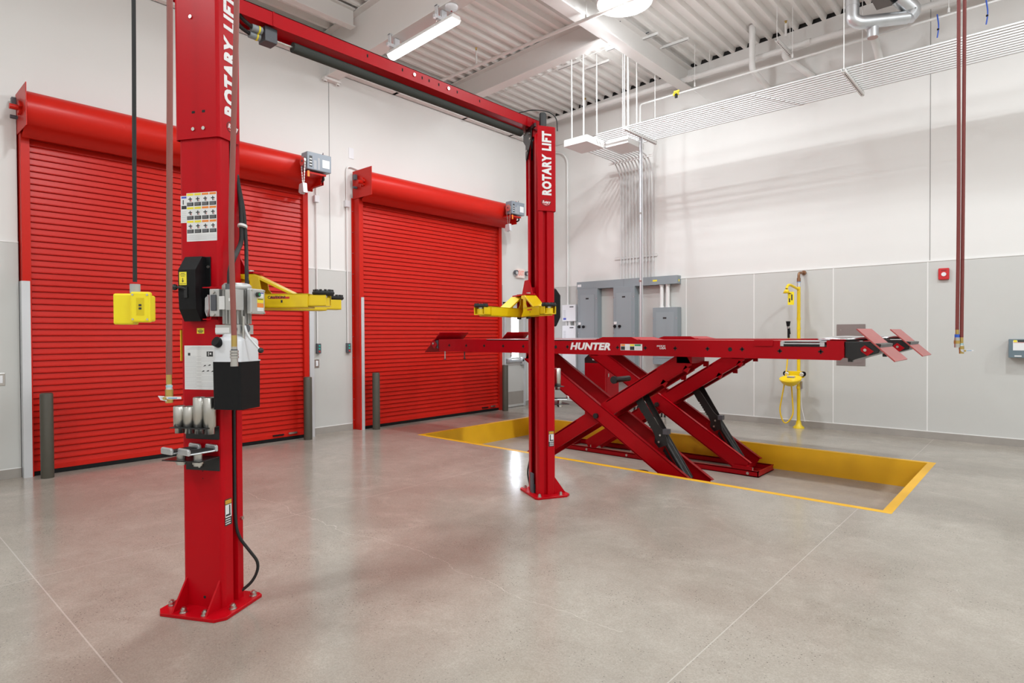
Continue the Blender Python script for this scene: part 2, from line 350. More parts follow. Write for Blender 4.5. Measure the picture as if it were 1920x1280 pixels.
# exit sign
e = empty('exit_sign', (XL, 9.54, 2.66), 'white exit sign with faint red letters above the hand door', 'sign')
B(XL+.002, XL+.05, 9.43, 9.66, 2.665, 2.85).build('housing', signm, e, bevel=.006)
text('EXIT', e, frame((XL+.052, 9.545, 2.757), (0, 1, 0), (0, 0, 1)), .14, mat('faded sign red', (.75, .25, .2), .5, emit=(1, .3, .2), es=.4), sx=.6, fat=.002)
for yy in (9.37, 9.71):
    MB().m(greyd).cyl((XL+.03, yy, 2.77), (XL+.09, yy, 2.76), .045, .05, 16).m(silver).cyl((XL+.09, yy, 2.76), (XL+.094, yy, 2.76), .04, n=16).m(wpl).box(XL+.004, XL+.03, yy-.04 if yy > 9.5 else yy, yy if yy > 9.5 else yy+.06, 2.70, 2.74).build('lamp_head', parent=e)
# ------------------------------------------------------------------ left wall services
def path_pipe(name, pts, r, mt, lab, cat, group=None, fr=.06, clips=None):
    m = MB().m(mt).tube(fillet(pts, fr), r, 10); return m.build(name, label=lab, cat=cat, group=group)
def jbox(x, y, z, lab, s=.055):
    r = MB().m(wpl).box(XL, XL+.06, y-s/2-.01, y+s/2+.01, z-.05, z+.05); return r.build('junction_box', label=lab, cat='box', bevel=.004)
path_pipe('conduit', [(XL+.03, 4.86, 3.48), (XL+.03, 4.86, 1.37)], .011, wht, 'thin white conduit dropping to the left button station', 'conduit', 'wall conduits between the doors')
path_pipe('conduit', [(XL+.03, 4.80, 3.82), (XL+.03, 4.86, 3.78), (XL+.03, 4.86, 3.60)], .011, wht, 'short curved conduit above the left junction box beside the grey operator', 'conduit', 'wall conduits between the doors')
jbox(0, 4.86, 3.54, 'small white junction box right of the nearer rolling door hood')
path_pipe('conduit', [(XL+.03, 5.39, 3.49), (XL+.03, 5.39, 1.37)], .011, wht, 'thin white conduit dropping to the right button station', 'conduit', 'wall conduits between the doors')
path_pipe('conduit', [(XL+.03, 5.39, 3.60), (XL+.03, 5.39, 4.16), (XL+.03, 5.62, 4.12)], .011, wht, 'curved white conduit running up to the farther door hood', 'conduit', 'wall conduits between the doors', .12)
jbox(0, 5.39, 3.55, 'small white junction box left of the farther rolling door hood')
B(XL, XL+.008, 5.45, 5.54, 4.28, 4.45).build('cover_plate', wpl, label='blank white cover plate high on the wall between the doors', cat='plate', bevel=.002)
for yy, nm in ((4.875, 'dark three-button door station below the left conduit'), (5.395, 'dark three-button door station below the right conduit')):
    r = empty('button_station', (XL, yy, 1.22), nm, 'switch', 'rolling door button stations')
    B(XL, XL+.06, yy-.033, yy+.033, 1.22, 1.37).build('housing', greyd, r, bevel=.006)
    for k, mm_ in enumerate((pred, mat('teal button', (.02, .5, .4), .4), mat('teal button', (.02, .5, .4), .4))): MB().m(mm_).cyl((XL+.06, yy, 1.25+.042*k), (XL+.068, yy, 1.25+.042*k), .013, n=14).build('button', parent=r)
def plate(yy, z, lab, o=0):
    XL = -8.27+o
    r = empty('light_switch', (XL+.012, yy, z-.06), lab, 'switch'); B(XL+.012, XL+.02, yy-.04, yy+.04, z-.065, z+.065).build('face_plate', steel, r, bevel=.003)
    B(XL+.02, XL+.026, yy-.02, yy+.02, z-.04, z+.04).build('rocker', wpl, r, bevel=.003)
plate(4.855, 1.07, 'steel light switch plate below the left button station'); plate(1.16, 1.05, 'steel switch plate at the left edge of the photo', -8.193+8.27-.012)
# ------------------------------------------------------------------ door operators
def operator(y, lab, lab2):
    r = empty('door_operator', (-7.68, y+.2, 3.74), lab, 'motor', 'grey rolling door operators')
    X1 = -7.56
    B(-7.72, X1, y, y+.37, 3.765, 4.005).build('housing', mat('blue grey operator', (.24, .27, .31), .4), r, bevel=.01)
    m = MB().m(greyd).box(-7.74, -7.73, y+.1, y+.3, 3.985, 3.99).cyl((-7.66, y+.30, 3.985), (-7.66, y+.30, 4.06), .006, n=6).box(-7.70, -7.60, y+.12, y+.28, 3.985, 4.0)
    m.build('bracket', parent=r)
    m = MB().m(paper).box(X1, X1+.001, y+.23, y+.34, 3.82, 3.93).m(pdark).box(X1, X1+.001, y+.03, y+.075, 3.80, 3.95).m(pgrey).box(X1, X1+.001, y+.10, y+.14, 3.78, 3.90).box(X1, X1+.001, y+.16, y+.19, 3.78, 3.94).m(paper)
    for k in range(3): m.box(X1+.001, X1+.0015, y+.035, y+.07, 3.82+.04*k, 3.835+.04*k)
    m.build('label', parent=r)
    m = MB().m(steel).cyl((-7.62, y-.045, 3.87), (-7.62, y-.02, 3.87), .062, n=20).m(greyd).cyl((-7.62, y-.05, 3.87), (-7.62, y, 3.87), .015, n=10).build('chain_wheel', parent=r)
    m = MB().m(dred).box(-8.0, -7.72, y+.30, y+.31, 3.62, 4.0).box(-7.99, -7.6, y+.02, y+.31, 3.72, 3.745); m.build('mounting_plate', parent=r)
    m = MB().m(rub).tube(fillet([(-7.64, y+.28, 3.745), (-7.64, y+.30, 3.68), (-7.9, y+.36, 3.66)], .04), .014, 8).build('cable', parent=r)
    c = empty('hand_chain', (-7.62, y-.03, 3.42), lab2, 'chain', 'hand chains with bags')
    m = MB().m(steel)
    for dx, zb in ((-.05, 3.56), (.05, 3.56)):
        for k in range(16): zz = 3.86-k*.019; xx = -7.62+dx*(1-k/22); m.box(xx-.006, xx+.006, y-.034-(.004 if k % 2 else 0), y-.026+(.004 if k % 2 else 0), zz-.018, zz)
    m.build('chain', parent=c)
    MB().m(galvw).prism([(-7.67, 3.56), (-7.57, 3.57), (-7.55, 3.43), (-7.60, 3.45), (-7.64, 3.42), (-7.69, 3.45)], 'y', y-.065, y+.0).build('chain_bag', parent=c, bevel=.008)
    B(-7.56, -7.555, y+.0, y+.03, 3.66, 3.74).build('orange_tag', porange, c)
operator(4.33, 'grey electric operator at the right end of the nearer door hood', 'hand chain with silver bag hanging at the nearer door hood')
operator(8.52, 'grey electric operator at the right end of the farther door hood', 'hand chain with silver bag hanging at the farther door hood')
# bollards
for k, (bx, by, lab) in enumerate(((-7.93, 1.50, 'dark bronze bollard at the left side of the nearer rolling door'), (-7.95, 4.53, 'dark bronze bollard at the right side of the nearer rolling door'), (-7.98, 5.73, 'dark bronze bollard at the left side of the farther rolling door'), (-7.95, 8.74, 'dark bronze bollard at the right side of the farther rolling door'))):
    MB().m(brown).lathe([(.0585, 0), (.0585, .885), (.05, .898), (.001, .90)], (bx, by, 0), 28).build('bollard', label=lab, cat='bollard', group='bollards beside the rolling doors')
# ------------------------------------------------------------------ two post lift
lift = empty('two_post_lift', (-3.55, 2.93, 0), 'red two post vehicle lift with yellow swing arms and overhead crossbeam', 'vehicle lift')
PH = 28
MA = Matrix.Translation((-3.497, 1.415, 0)) @ Matrix.Rotation(math.radians(PH), 4, 'Z')
MBm = Matrix.Translation((-3.575, 4.425, 0)) @ Matrix.Rotation(math.radians(180-PH), 4, 'Z')
HW, DB, DF = .130, -.092, .078
def colpath(g=0, f=DF):
    half = [(.055, f), (.095, f), (HW, f-.008), (HW, .026), (HW-.028, .020), (HW-.028, -.006), (HW, -.014)]
    half += [(HW-.022*(1-math.cos(math.radians(a))), DB+.022*(1-math.sin(math.radians(a)))) for a in (0, 30, 60, 90)]
    return half+[(-x, y) for x, y in reversed(half)]
def gmat(): return None
def column(M, sg, near):
    c = MB(M).m(red); c.wall(colpath(), -.010, .018, 3.38 if near else 3.33)
    for z in (.72, .76, .95, .99): c.m(dark).cyl((.005, DB-.0012, z), (.005, DB+.002, z), .003, n=8)
    c.m(dark).cyl((.01, DB-.0012, .07), (.01, DB+.002, .07), .008, n=10)
    col = c.build('column', parent=lift)
    # base plate
    pl = MB(M).m(red); a = .045
    poly = [(-.212+a, -.215), (.212-a, -.215), (.212, -.215+a), (.212, .12), (.18, .14), (-.18, .14), (-.212, .12), (-.212, -.215+a)]
    pl.prism(poly, 'z', 0, .018); pl.build('base_plate', parent=col, bevel=.003)
    for sx in (-1, 1):
        MB(M).m(red).prism([(-.20, .018), (DB+.004, .018), (DB+.004, .175)], 'x', sx*.105-.005, sx*.105+.005).build('gusset', parent=col)
    for (bx, by) in ((-.178, -.12), (-.05, -.18), (.085, -.18), (.178, -.08), (.178, .09), (-.178, .09)):
        b = MB(M).m(steel).cyl((bx, by, .018), (bx, by, .022), .021, n=18).hexb((bx, by, .022), .0165, .018).cyl((bx, by, .04), (bx, by, .048), .009, n=10); b.build('anchor_bolt', parent=col)
    # header cover
    k = .012; z0, z1 = (2.565, 3.40) if near else (2.625, 3.395)
    hp = [(HW+k, .082), (HW+k, DB-k+.02)]+[(HW+k-.02*(1-math.cos(math.radians(t))), DB-k+.02*(1-math.sin(math.radians(t)))) for t in (30, 60, 90)]
    hp = [(HW+k, .058 if near else .082)]+hp[1:]; hp = hp+[(-x, y) for x, y in reversed(hp)]
    hc = MB(M).m(red).wall(hp, -.004, z0, z1).m(steel)
    for zz, xs in ((z0+.05, (-.02, .045)), (3.22, (-.03,))):
        for xx in xs: hc.cyl((xx, DB-k-.006, zz), (xx, DB-k, zz), .010, n=12)
    hc.m(dark)
    if near:
        for xx in (-.02, .045): hc.box(xx-.01, xx+.01, DB-k-.0006, DB-k+.001, z0+.135, z0+.148)
        hc.m(paper).cyl((-.045, DB-k-.0008, 3.335), (-.045, DB-k+.001, 3.335), .014, n=14)
    hc.build('header_cover', parent=col)
    # lettering on side face
    X = sg*(HW+k+.0012)
    Ly = (M.to_3x3() @ Vector((0, 1, 0))); Lx = (M.to_3x3() @ Vector((sg, 0, 0)))
    def fr(y, z): return frame(M @ Vector((X, y, z)), (0, 0, 1), Ly if False else (Lx.cross(Vector((0, 0, 1)))))
    c0 = (z0+z1)/2+.045
    t = text('ROTARY LIFT', col, fr(-.012, c0), .118, lett, sx=.80, fat=.0062, sp=1.14, wd=1.25, shear=0)
    # scale the run of letters to the cover length
    zs = [v.co.z for v in t.data.vertices]; mz = (min(zs)+max(zs))/2; L_ = (z1-z0)-(.19 if not near else .17); s_ = L_/(max(zs)-min(zs))
    for v in t.data.vertices: v.co.z = mz+(v.co.z-mz)*s_
    # oval badge
    bd = MB(M); oc = (.0, z0+.075)
    for rr, mt_, e_ in ((1.0, mat('badge dark', (.12, .01, .01), .5), .0), (.86, red, .0004)):
        bd.m(mt_).prism([(oc[0]+.048*rr*math.cos(t_/24*6.2832), oc[1]+.034*rr*math.sin(t_/24*6.2832)) for t_ in range(24)], 'x', X-sg*.001, X+sg*e_)
    bd.build('badge', parent=col)
    hx = -Lx.cross(Vector((0, 0, 1)))
    text('Rotary', col, frame(M @ Vector((X+sg*.0012, .0, z0+.078)), hx, (0, 0, 1)), .036, lett, shear=.35, fat=.001, sx=.78)
    MB(M).m(lett).prism([(-.03, z0+.058), (0, z0+.051), (.034, z0+.062), (0, z0+.057)], 'x', X+sg*.0004, X+sg*.0012).build('badge_swoosh', parent=col)
    # safety label low on the side
    yl = -.052; zl = .46
    lb = MB(M); Xs = sg*(HW+.0008)
    lo, hi = min(Xs, sg*HW), max(Xs, sg*HW)
    lb.m(pdark).box(lo, hi, yl-.024, yl+.03, zl, zl+.145); q = Xs+sg*.0004; lo2, hi2 = min(Xs, q), max(Xs, q)
    lb.m(mat('label amber', (.62, .33, .03), .5)).box(lo2, hi2, yl-.021, yl+.027, zl+.118, zl+.14).m(paper).box(lo2, hi2, yl-.021, yl+.027, zl+.045, zl+.114)
    for i in range(3): lb.box(lo2, hi2, yl-.021, yl+.02, zl+.008+i*.012, zl+.013+i*.012)
    q2 = q+sg*.0004; lb.m(pdark).box(min(q, q2), max(q, q2), yl+.008, yl+.018, zl+.06, zl+.11).box(min(q, q2), max(q, q2), yl-.018, yl+.02, zl+.052, zl+.062)
    lb.build('warning_label', parent=col)
    # inside: cylinder, chain, slide block
    cy = MB(M).m(blkm).cyl((-.02*sg, -.03, 1.2), (-.02*sg, -.03, 2.3), .032, n=16).m(steel).cyl((-.02*sg, -.03, 2.3), (-.02*sg, -.03, 3.3), .016, n=12)
    cy.m(greyd).box(sg*.02-.008, sg*.02+.008, .03, .05, .05, 1.5).box(sg*.02-.008, sg*.02+.008, .03, .045, 2.0, 3.3)
    cy.build('lift_cylinder', parent=col)
    MB(M).m(greyd).box(-sg*.0-.03, .03, .085, .10, .018, .20).build('stop_block', parent=col)
    # carriage
    Z0 = 1.63
    ca = MB(M).m(red).box(-.053, .053, -.06, .125, Z0+.03, Z0+.30)
    ca.m(red).box(-.175, .175, .12, .215, Z0+.222, Z0+.234).box(-.14, .14, .12, .19, Z0+.028, Z0+.040)
    ca.prism([(-.13, Z0+.234), (.13, Z0+.234), (.055, Z0+.37), (-.055, Z0+.37)], 'y', .125, .137)
    for sx in (-1, 1): ca.m(steel).cyl((sx*.12, .168, Z0+.234), (sx*.12, .168, Z0+.246), .02, n=14).m(red).cyl((sx*.12, .168, Z0+.03), (sx*.12, .168, Z0+.225), .019, n=12).m(blkm).cyl((sx*.12, .168, Z0+.008), (sx*.12, .168, Z0+.028), .022, n=12)
    ca.m(steel).tube(fillet([(.06, .16, Z0+.17), (.06, .16, Z0+.21), (-.02, .16, Z0+.215), (-.05, .16, Z0+.17)], .02), .004, 6)
    ca.build('carriage', parent=lift, bevel=.002)
    # extras
    if not near:
        MB(M).m(blkm).box(-.05, -.02, DF, DF+.006, .018, .10).build('chain_guard', parent=col)
        MB(M).m(blk).box(HW+.001, HW+.016, .02, .06, .30, 1.02).build('hose_guard', parent=col)
        MB(M).m(rub).tube(fillet([(HW+.01, .05, .32), (HW+.05, .07, .16), (HW-.01, .06, .03)], .08), .008, 8).build('hydraulic_hose', parent=col)
    else:
        pts = fillet([(HW-.008, .014, 2.56), (HW-.008, .014, .50), (HW+.002, .02, .38), (HW+.085, .10, .2), (HW+.05, .09, .10), (HW-.03, .05, .035)], .12)
        MB(M).m(rub).tube(pts, .0085, 8).build('hydraulic_hose', parent=col)
        MB(M).m(steel).cyl((HW, .055, .47), (HW+.012, .055, .47), .010, n=12).build('hose_clip', parent=col)
        MB(M).m(pyel).box(-HW-.003, -HW, DB+.03, DB+.034, 1.36, 1.53).box(-HW-.006, -HW-.003, DB+.005, DB+.034, 1.36, 1.53).build('yellow_strip', parent=col)
    return col
colA = column(MA, 1, True); colB = column(MBm, -1, False)
# overhead crossbeam
bm = MB().m(red); X0, X1_, Z0, Z1 = -3.79, -3.625, 3.425, 3.515
bm.box(X1_-.005, X1_, 1.30, 4.56, Z0, Z1).box(X0, X1_, 1.30, 4.56, Z1-.005, Z1).box(X0, X0+.005, 1.30, 4.56, Z0, Z1).box(X0, X1_-.005, 1.30, 4.56, Z0+.022, Z0+.027)
for yy in (1.86, 4.06): bm.box(X1_, X1_+.004, yy-.01 if yy < 3 else 4.30, yy+.0 if yy < 3 else 4.31, Z0, Z1)
bm.m(dark)
for yy in (2.55, 2.86, 3.05, 3.12, 3.22, 3.42, 3.68): bm.box(X1_, X1_+.0006, yy-.006, yy+.006, Z0+.04, Z0+.062)
bm.m(steel)
for yy in (2.97, 3.32): bm.cyl((X1_, yy, Z0+.05), (X1_+.008, yy, Z0+.05), .013, n=14)
cross = bm.build('overhead_crossbeam', parent=lift)
MB().m(foam).cyl((-3.70, 2.02, 3.375), (-3.70, 4.30, 3.375), .033, n=18).build('padded_shutoff_bar', parent=cross)
MB().m(steel).cyl((-3.70, 1.86, 3.375), (-3.70, 2.02, 3.375), .009, n=10).cyl((-3.70, 4.30, 3.375), (-3.70, 4.36, 3.375), .009, n=10).box(-3.72, -3.68, 4.345, 4.355, 3.37, 3.45).cyl((-3.68, 1.74, 3.40), (-3.68, 1.82, 3.40), .009, n=8).build('bar_rod', parent=cross)
sw = MB().m(greyd).box(-3.745, -3.655, 1.815, 1.895, 3.335, 3.428).m(grey).cyl((-3.70, 1.735, 3.36), (-3.70, 1.80, 3.36), .024, n=14).cyl((-3.67, 1.735, 3.39), (-3.67, 1.80, 3.39), .022, n=14).m(pyel).cyl((-3.70, 1.775, 3.36), (-3.70, 1.785, 3.36), .026, n=14).cyl((-3.67, 1.775, 3.39), (-3.67, 1.785, 3.39), .024, n=14)
sw.build('limit_switch', parent=cross, bevel=.003)
MB().m(rub).tube(fillet([(-3.70, 1.74, 3.36), (-3.69, 1.66, 3.38), (-3.60, 1.56, 3.46), (-3.52, 1.50, 3.42), (-3.45, 1.52, 3.2)], .1), .012, 8).tube(fillet([(-3.67, 1.74, 3.39), (-3.66, 1.66, 3.42), (-3.58, 1.56, 3.50), (-3.50, 1.50, 3.44)], .1), .012, 8).build('switch_cable', parent=cross)
# column B top: black bracket + cylinder head + cable loop
MB(MBm).m(blkm).prism([(.105, 3.42), (-.03, 3.42), (-.03, 3.30), (.105, 3.13)], 'y', DF+.012, DF+.02).prism([(.105, 3.42), (.17, 3.40), (.17, 3.33), (.105, 3.27)], 'y', DF+.0, DF+.02).box(.10, .115, -.02, DF+.02, 3.15, 3.42).box(-.10, .10, DF+.0, DF+.018, 3.395, 3.43).m(steel).cyl((.0, DF+.02, 3.36), (.0, DF+.03, 3.36), .011, n=8).cyl((.07, DF+.02, 3.22), (.07, DF+.03, 3.22), .011, n=8).cyl((-.01, DF+.02, 3.31), (-.01, DF+.03, 3.31), .011, n=8).build('cable_bracket', parent=colB, bevel=.002)
MB(MBm).m(blkm).cyl((-.075, -.0, 3.33), (-.075, -.0, 3.525), .034, n=16).cyl((-.075, 0, 3.525), (-.075, 0, 3.535), .028, n=12).build('cylinder_head', parent=colB)
MB().m(rub).tube(fillet([(-3.66, 4.2, 3.52), (-3.60, 4.36, 3.585), (-3.50, 4.48, 3.57), (-3.43, 4.50, 3.50), (-3.425, 4.50, 3.38)], .12), .005, 6).build('signal_wire', parent=colB)
MB().m(red).cyl((-3.62, 4.40, 3.47), (-3.60, 4.40, 3.47), .02, n=12).box(-3.76, -3.65, 4.42, 4.52, 3.36, 3.43).build('beam_bracket', parent=colB)
MB().m(red).box(-3.76, -3.60, 1.34, 1.46, 3.36, 3.43).build('beam_bracket', parent=colA)
# arms
def arm(piv, tip, group_lab=''):
    piv = Vector((*piv, 0)); tip = Vector((*tip, 0)); d = (tip-piv); L_ = d.length; d.normalize(); n = Vector((-d.y, d.x, 0))
    M = Matrix(((d.x, n.x, 0, piv.x), (d.y, n.y, 0, piv.y), (0, 0, 1, 0), (0, 0, 0, 1)))
    zb, zt, t = 1.655, 1.737, .007
    a = MB(M).m(yel); x0, x1 = .03, L_-.07
    # outer tube (hollow), inner extension
    for (h, xa, xb, q0, q1) in ((.062, x0, x1, zb, zt), (.053, x1-.1, L_+.03, zb+.009, zt-.009)):
        a.box(xa, xb, -h, -h+t, q0, q1).box(xa, xb, h-t, h, q0, q1).box(xa, xb, -h, h, q0, q0+t)
        a.box(xa, xb if h > .06 else L_-.06, -h, h, q1-t, q1)
    a.m(pred).box(.14, .25, -.0628, -.0618, zt-.03, zt-.018).m(pdark).box(.2, .21, -.0628, -.0618, zb+.03, zb+.045)
    ao = a.build('swing_arm', parent=lift, bevel=.004)
    k = MB(M).m(yel)
    for s_ in (-1, 1):
        k.prism([(-.03, zb), (.11, zb), (.11, zt), (.085, zt+.03), (.075, zt+.095), (-.03, zt+.105), (-.03, zt+.085), (.02, zt+.075), (.02, zb+.05)], 'y', s_*.056-.005, s_*.056+.005)
    k.prism([(-.035, zt+.112), (.045, zt+.112), (.275, zt-.002), (.255, zt-.008), (.035, zt+.098), (-.035, zt+.098)], 'y', -.058, .058)
    k.cyl((0, 0, zb), (0, 0, zb+.05), .05, n=18).cyl((0, 0, zt+.07), (0, 0, zt+.1), .05, n=18)
    k.build('arm_knuckle', parent=ao, bevel=.003)
    p = MB(M).m(yel).cyl((L_-.0, 0, zb+.012), (L_-.0, 0, zb+.06), .036, n=20).m(steel).cyl((L_, 0, zb+.06), (L_, 0, zb+.075), .022, n=16)
    p.m(rub).lathe([(.001, .072), (.054, .074), (.062, .082), (.062, .092), (.054, .100), (.001, .100)], (L_, 0, zb), 26)
    for i in range(12): t_ = i*math.pi/6; p.box(-.006, .006, .040, .058, .098, .106, Matrix.Translation((L_, 0, zb)) @ Matrix.Rotation(t_, 4, 'Z'))
    p.build('contact_pad', parent=ao)
    return ao
pa = [(MA @ Vector((s_*.12, .168, 0))).xy for s_ in (1, -1)]; pb = [(MBm @ Vector((s_*.12, .168, 0))).xy for s_ in (1, -1)]
arm(pa[0], (-3.152, 1.90)); arm(pa[1], (-3.52, 2.20))
arm(pb[0], (-3.62, 3.68)); arm(pb[1], (-3.125, 3.98))
text('CAUTION!', lift, frame((pa[0][0]+.215, pa[0][1]+.048, 1.712), (.83, .56, 0), (0, 0, 1)), .022, pdark, name='caution_lettering', fat=.0006)
# lock cover with lever on column back
def lockcover(M, near, col):
    c = MB(M).m(blk); y0, y1 = DB-.082, DB-.001
    prof = [(y1, 1.58), (y1-.04, 1.575), (y0+.005, 1.64), (y0, 1.72), (y0, 1.85), (y0+.05, 1.925), (y1, 1.925)]
    c.prism(prof, 'x', -.067, .042)
    c.box(-.07, .073, DB-.006, DB-.001, 1.60, 1.925)
    o = c.build('lock_cover', parent=col, bevel=.012, seg=3)
    if near:
        m_ = MB(M).m(blkm).tube(fillet([(-.015, y0-.002, 1.745), (-.03, y0-.012, 1.755), (-.070, y0-.012, 1.757)], .02), .006, 8).ball((-.078, y0-.012, 1.757), .017).box(-.025, -.005, y0-.006, y0+.002, 1.70, 1.76); m_.build('release_lever', parent=o)
        l = MB(M).m(pyel).box(-.058, -.012, y0-.0012, y0, 1.768, 1.838).m(pdark)
        for zz, w_ in ((1.83, .012), (1.823, .018), (1.816, .012), (1.775, .02)): l.box(-.035-w_, -.035+w_, y0-.0018, y0-.0012, zz-.001, zz+.001)
        l.box(-.037, -.033, y0-.0018, y0-.0012, 1.79, 1.806).prism([(-.042, 1.792), (-.028, 1.792), (-.035, 1.781)], 'y', y0-.0018, y0-.0012); l.build('arrow_label', parent=o)
        MB(M).m(steel).cyl((.06, DB-.012, 1.87), (.06, DB-.006, 1.87), .008, n=12).cyl((.06, DB-.012, 1.62), (.06, DB-.006, 1.62), .008, n=12).build('cover_bolt', parent=o)
lockcover(MA, True, colA)
MB(MBm).m(blk).prism([(-.175, 1.655), (-.13, 1.565), (DB-.004, 1.575), (DB-.004, 1.93), (-.13, 1.92), (-.175, 1.86)], 'x', -.08, .09).build('lock_cover', parent=colB, bevel=.012)
# labels on column A back
def yb(o): return DB-o
def lab_panel():
    m = MB(MA); x0, x1 = -.080, .112; z1, z0 = 2.275, 2.012
    m.m(paper).box(x0, x1, yb(.0010), DB, z0, z1).box(-.118, x0+.002, yb(.0008), DB, 2.115, 2.262)
    cw = (x1-x0)/4; rh = .0735
    for r_ in range(3):
        for c_ in range(4):
            a, t_ = x0+c_*cw+.003, z1-.003-r_*rh; b_ = a+cw-.006
            m.m(pyel if c_ < 2 else porange).box(a, b_, yb(.0014), yb(.0010), t_-.011, t_)
            m.m(pdark).box(a, b_, yb(.0014), yb(.0010), t_-.068, t_-.048)
            cx_, cz_ = (a+b_)/2, t_-.03
            m.m(pdark).box(cx_-.012, cx_+.012, yb(.0014), yb(.0010), cz_-.002, cz_+.003).box(cx_-.003, cx_+.003, yb(.0014), yb(.0010), cz_-.013, cz_+.010)
            m.m(pred).box(cx_+.006, cx_+.009, yb(.0014), yb(.0010), cz_-.014, cz_-.004)
            m.m(pgrey)
            for i in range(3): m.box(a+.002, b_-.008, yb(.0018), yb(.0014), t_-.053-i*.005, t_-.0515-i*.005)
    for i in range(5): m.box(x0+.004, x1-.004, yb(.0014), yb(.0010), z0+.008+i*.006, z0+.0088+i*.006)
    m.m(pblue).box(-.112, x0, yb(.0012), yb(.0008), 2.248, 2.258).m(pdark).box(-.112, x0, yb(.0012), yb(.0008), 2.19, 2.208).box(-.104, -.098, yb(.0012), yb(.0008), 2.215, 2.24).m(pgrey)
    for i in range(6): m.box(-.111, x0-.002, yb(.0012), yb(.0008), 2.125+i*.01, 2.126+i*.01)
    m.build('warning_chart', parent=colA)
    m = MB(MA @ Matrix.Translation((.004, 0, .02))).m(paper).box(-.108, .098, yb(.0010), DB, 1.185, 1.425).m(pgrey)
    for i in range(26):
        z = 1.195+i*.0068; m.box(-.102, -.012+(.012 if i % 3 else -.02), yb(.0013), yb(.0010), z, z+.0009)
        if i % 5: m.box(.0, .09, yb(.0013), yb(.0010), z, z+.0006)
    for i in range(4): m.box(-.09+.01*i, .09-.01*i, yb(.0013), yb(.0010), 1.405+.004*i, 1.4058+.004*i)
    m.m(pdark).box(.035, .075, yb(.0014), yb(.0010), 1.365, 1.393).box(-.085, -.07, yb(.0014), yb(.0010), 1.37, 1.385)
    for q in ((.02, 1.315), (.05, 1.318), (.01, 1.285), (.04, 1.287), (.07, 1.285)): m.prism([(q[0]-.009, q[1]-.004), (q[0]+.009, q[1]-.001), (q[0]+.009, q[1]+.005), (q[0], q[1]+.003)], 'y', yb(.0014), yb(.0010))
    m.m(paper).box(.045, .049, yb(.0018), yb(.0014), 1.37, 1.39).box(.055, .065, yb(.0018), yb(.0014), 1.376, 1.386)
    m.build('instruction_sheet', parent=colA)
    m = MB(MA @ Matrix.Translation((-.004, 0, .025))).m(pyel).box(-.018, .028, yb(.001), DB, 1.485, 1.515).m(pdark).box(-.012, .022, yb(.0014), yb(.001), 1.496, 1.501).box(-.008, .018, yb(.0014), yb(.001), 1.489, 1.493).box(-.004, .014, yb(.0014), yb(.001), 1.506, 1.508)
    m.build('capacity_label', parent=colA)
lab_panel()
# power unit, beyond the side/back corner (column frame)
pu = MB(MA).m(red).box(.105, .111, DB-.05, DB, 1.585, 1.76).box(.06, .18, DB-.052, DB-.046, 1.752, 1.758).box(HW, HW+.04, DB+.01, DB+.016, 1.60, 1.75).box(.06, .111, DB-.052, DB-.046, 1.583, 1.589)
pbr = pu.build('power_unit_bracket', parent=lift)
TX, TY = .2375, -.105  # tank centre
tk = MB(MA)
def rrect(hx, hy, r, n=4):
    out = []
    for sx, sy, a0 in ((1, 1, 0), (-1, 1, 90), (-1, -1, 180), (1, -1, 270)):
        for k in range(n+1):
            a = math.radians(a0+90*k/n); out.append((TX+sx*(hx-r)+r*math.cos(a), TY+sy*(hy-r)+r*math.sin(a)))
    return out
def loft(m, rings, smooth=True):
    n = len(rings[0][0]); vs = [(x, y, z) for r_, z in rings for x, y in r_]
    m.add(vs, [(k*n+i, k*n+(i+1) % n, (k+1)*n+(i+1) % n, (k+1)*n+i) for k in range(len(rings)-1) for i in range(n)], smooth)
    m.add([(x, y, rings[0][1]) for x, y in rings[0][0]], [tuple(range(n-1, -1, -1))]); m.add([(x, y, rings[-1][1]) for x, y in rings[-1][0]], [tuple(range(n))])
tk.m(blk); loft(tk, [(rrect(.083, .082, .010), 1.112), (rrect(.084, .084, .010), 1.365)], False)
tk.build('reservoir_holder', parent=pbr)
tk = MB(MA).m(tankw); loft(tk, [(rrect(.088, .087, .014), 1.362), (rrect(.088, .087, .014), 1.368)], False); loft(tk, [(rrect(.084, .083, .025), 1.366), (rrect(.084, .083, .026), 1.468), (rrect(.081, .080, .034), 1.480), (rrect(.072, .070, .045), 1.489), (rrect(.066, .06, .05), 1.493), (rrect(.064, .058, .05), 1.508)])
tko = tk.build('oil_reservoir', parent=pbr)
MB(MA).m(blk).cyl((TX-.045, TY-.075, 1.458), (TX-.050, TY-.100, 1.470), .026, n=18).build('filler_cap', parent=tko, bevel=.004)
mo = MB(MA).m(alu).box(TX-.085, TX+.062, TY-.055, TY+.055, 1.505, 1.555)
for i in range(5): mo.box(TX-.088, TX-.08, TY-.05+.022*i, TY-.04+.022*i, 1.505, 1.553)
mo.m(paper).box(TX-.0865, TX-.0, TY-.0562, TY-.055, 1.512, 1.54)
mo.m(greyd).cyl((TX+.062, TY-.02, 1.535), (TX+.085, TY-.02, 1.535), .02, n=14).cyl((TX+.03, TY-.058, 1.532), (TX+.03, TY-.05, 1.532), .018, n=14).m(steel).cyl((TX+.075, TY-.04, 1.48), (TX+.075, TY-.04, 1.60), .007, n=8)
mo.build('pump_block', parent=pbr, bevel=.004)
mo = MB(MA).m(alu).lathe([(.001, 1.555), (.060, 1.555), (.060, 1.735), (.073, 1.74), (.073, 1.762), (.060, 1.775), (.001, 1.778)], (TX+.005, TY, 0), 26)
for i in range(22): a = i*2*math.pi/22; mo.box(.058, .071, -.0025, .0025, 1.56, 1.738, Matrix.Translation((TX+.005, TY, 0)) @ Matrix.Rotation(a, 4, 'Z'))
motor = mo.build('electric_motor', parent=pbr)
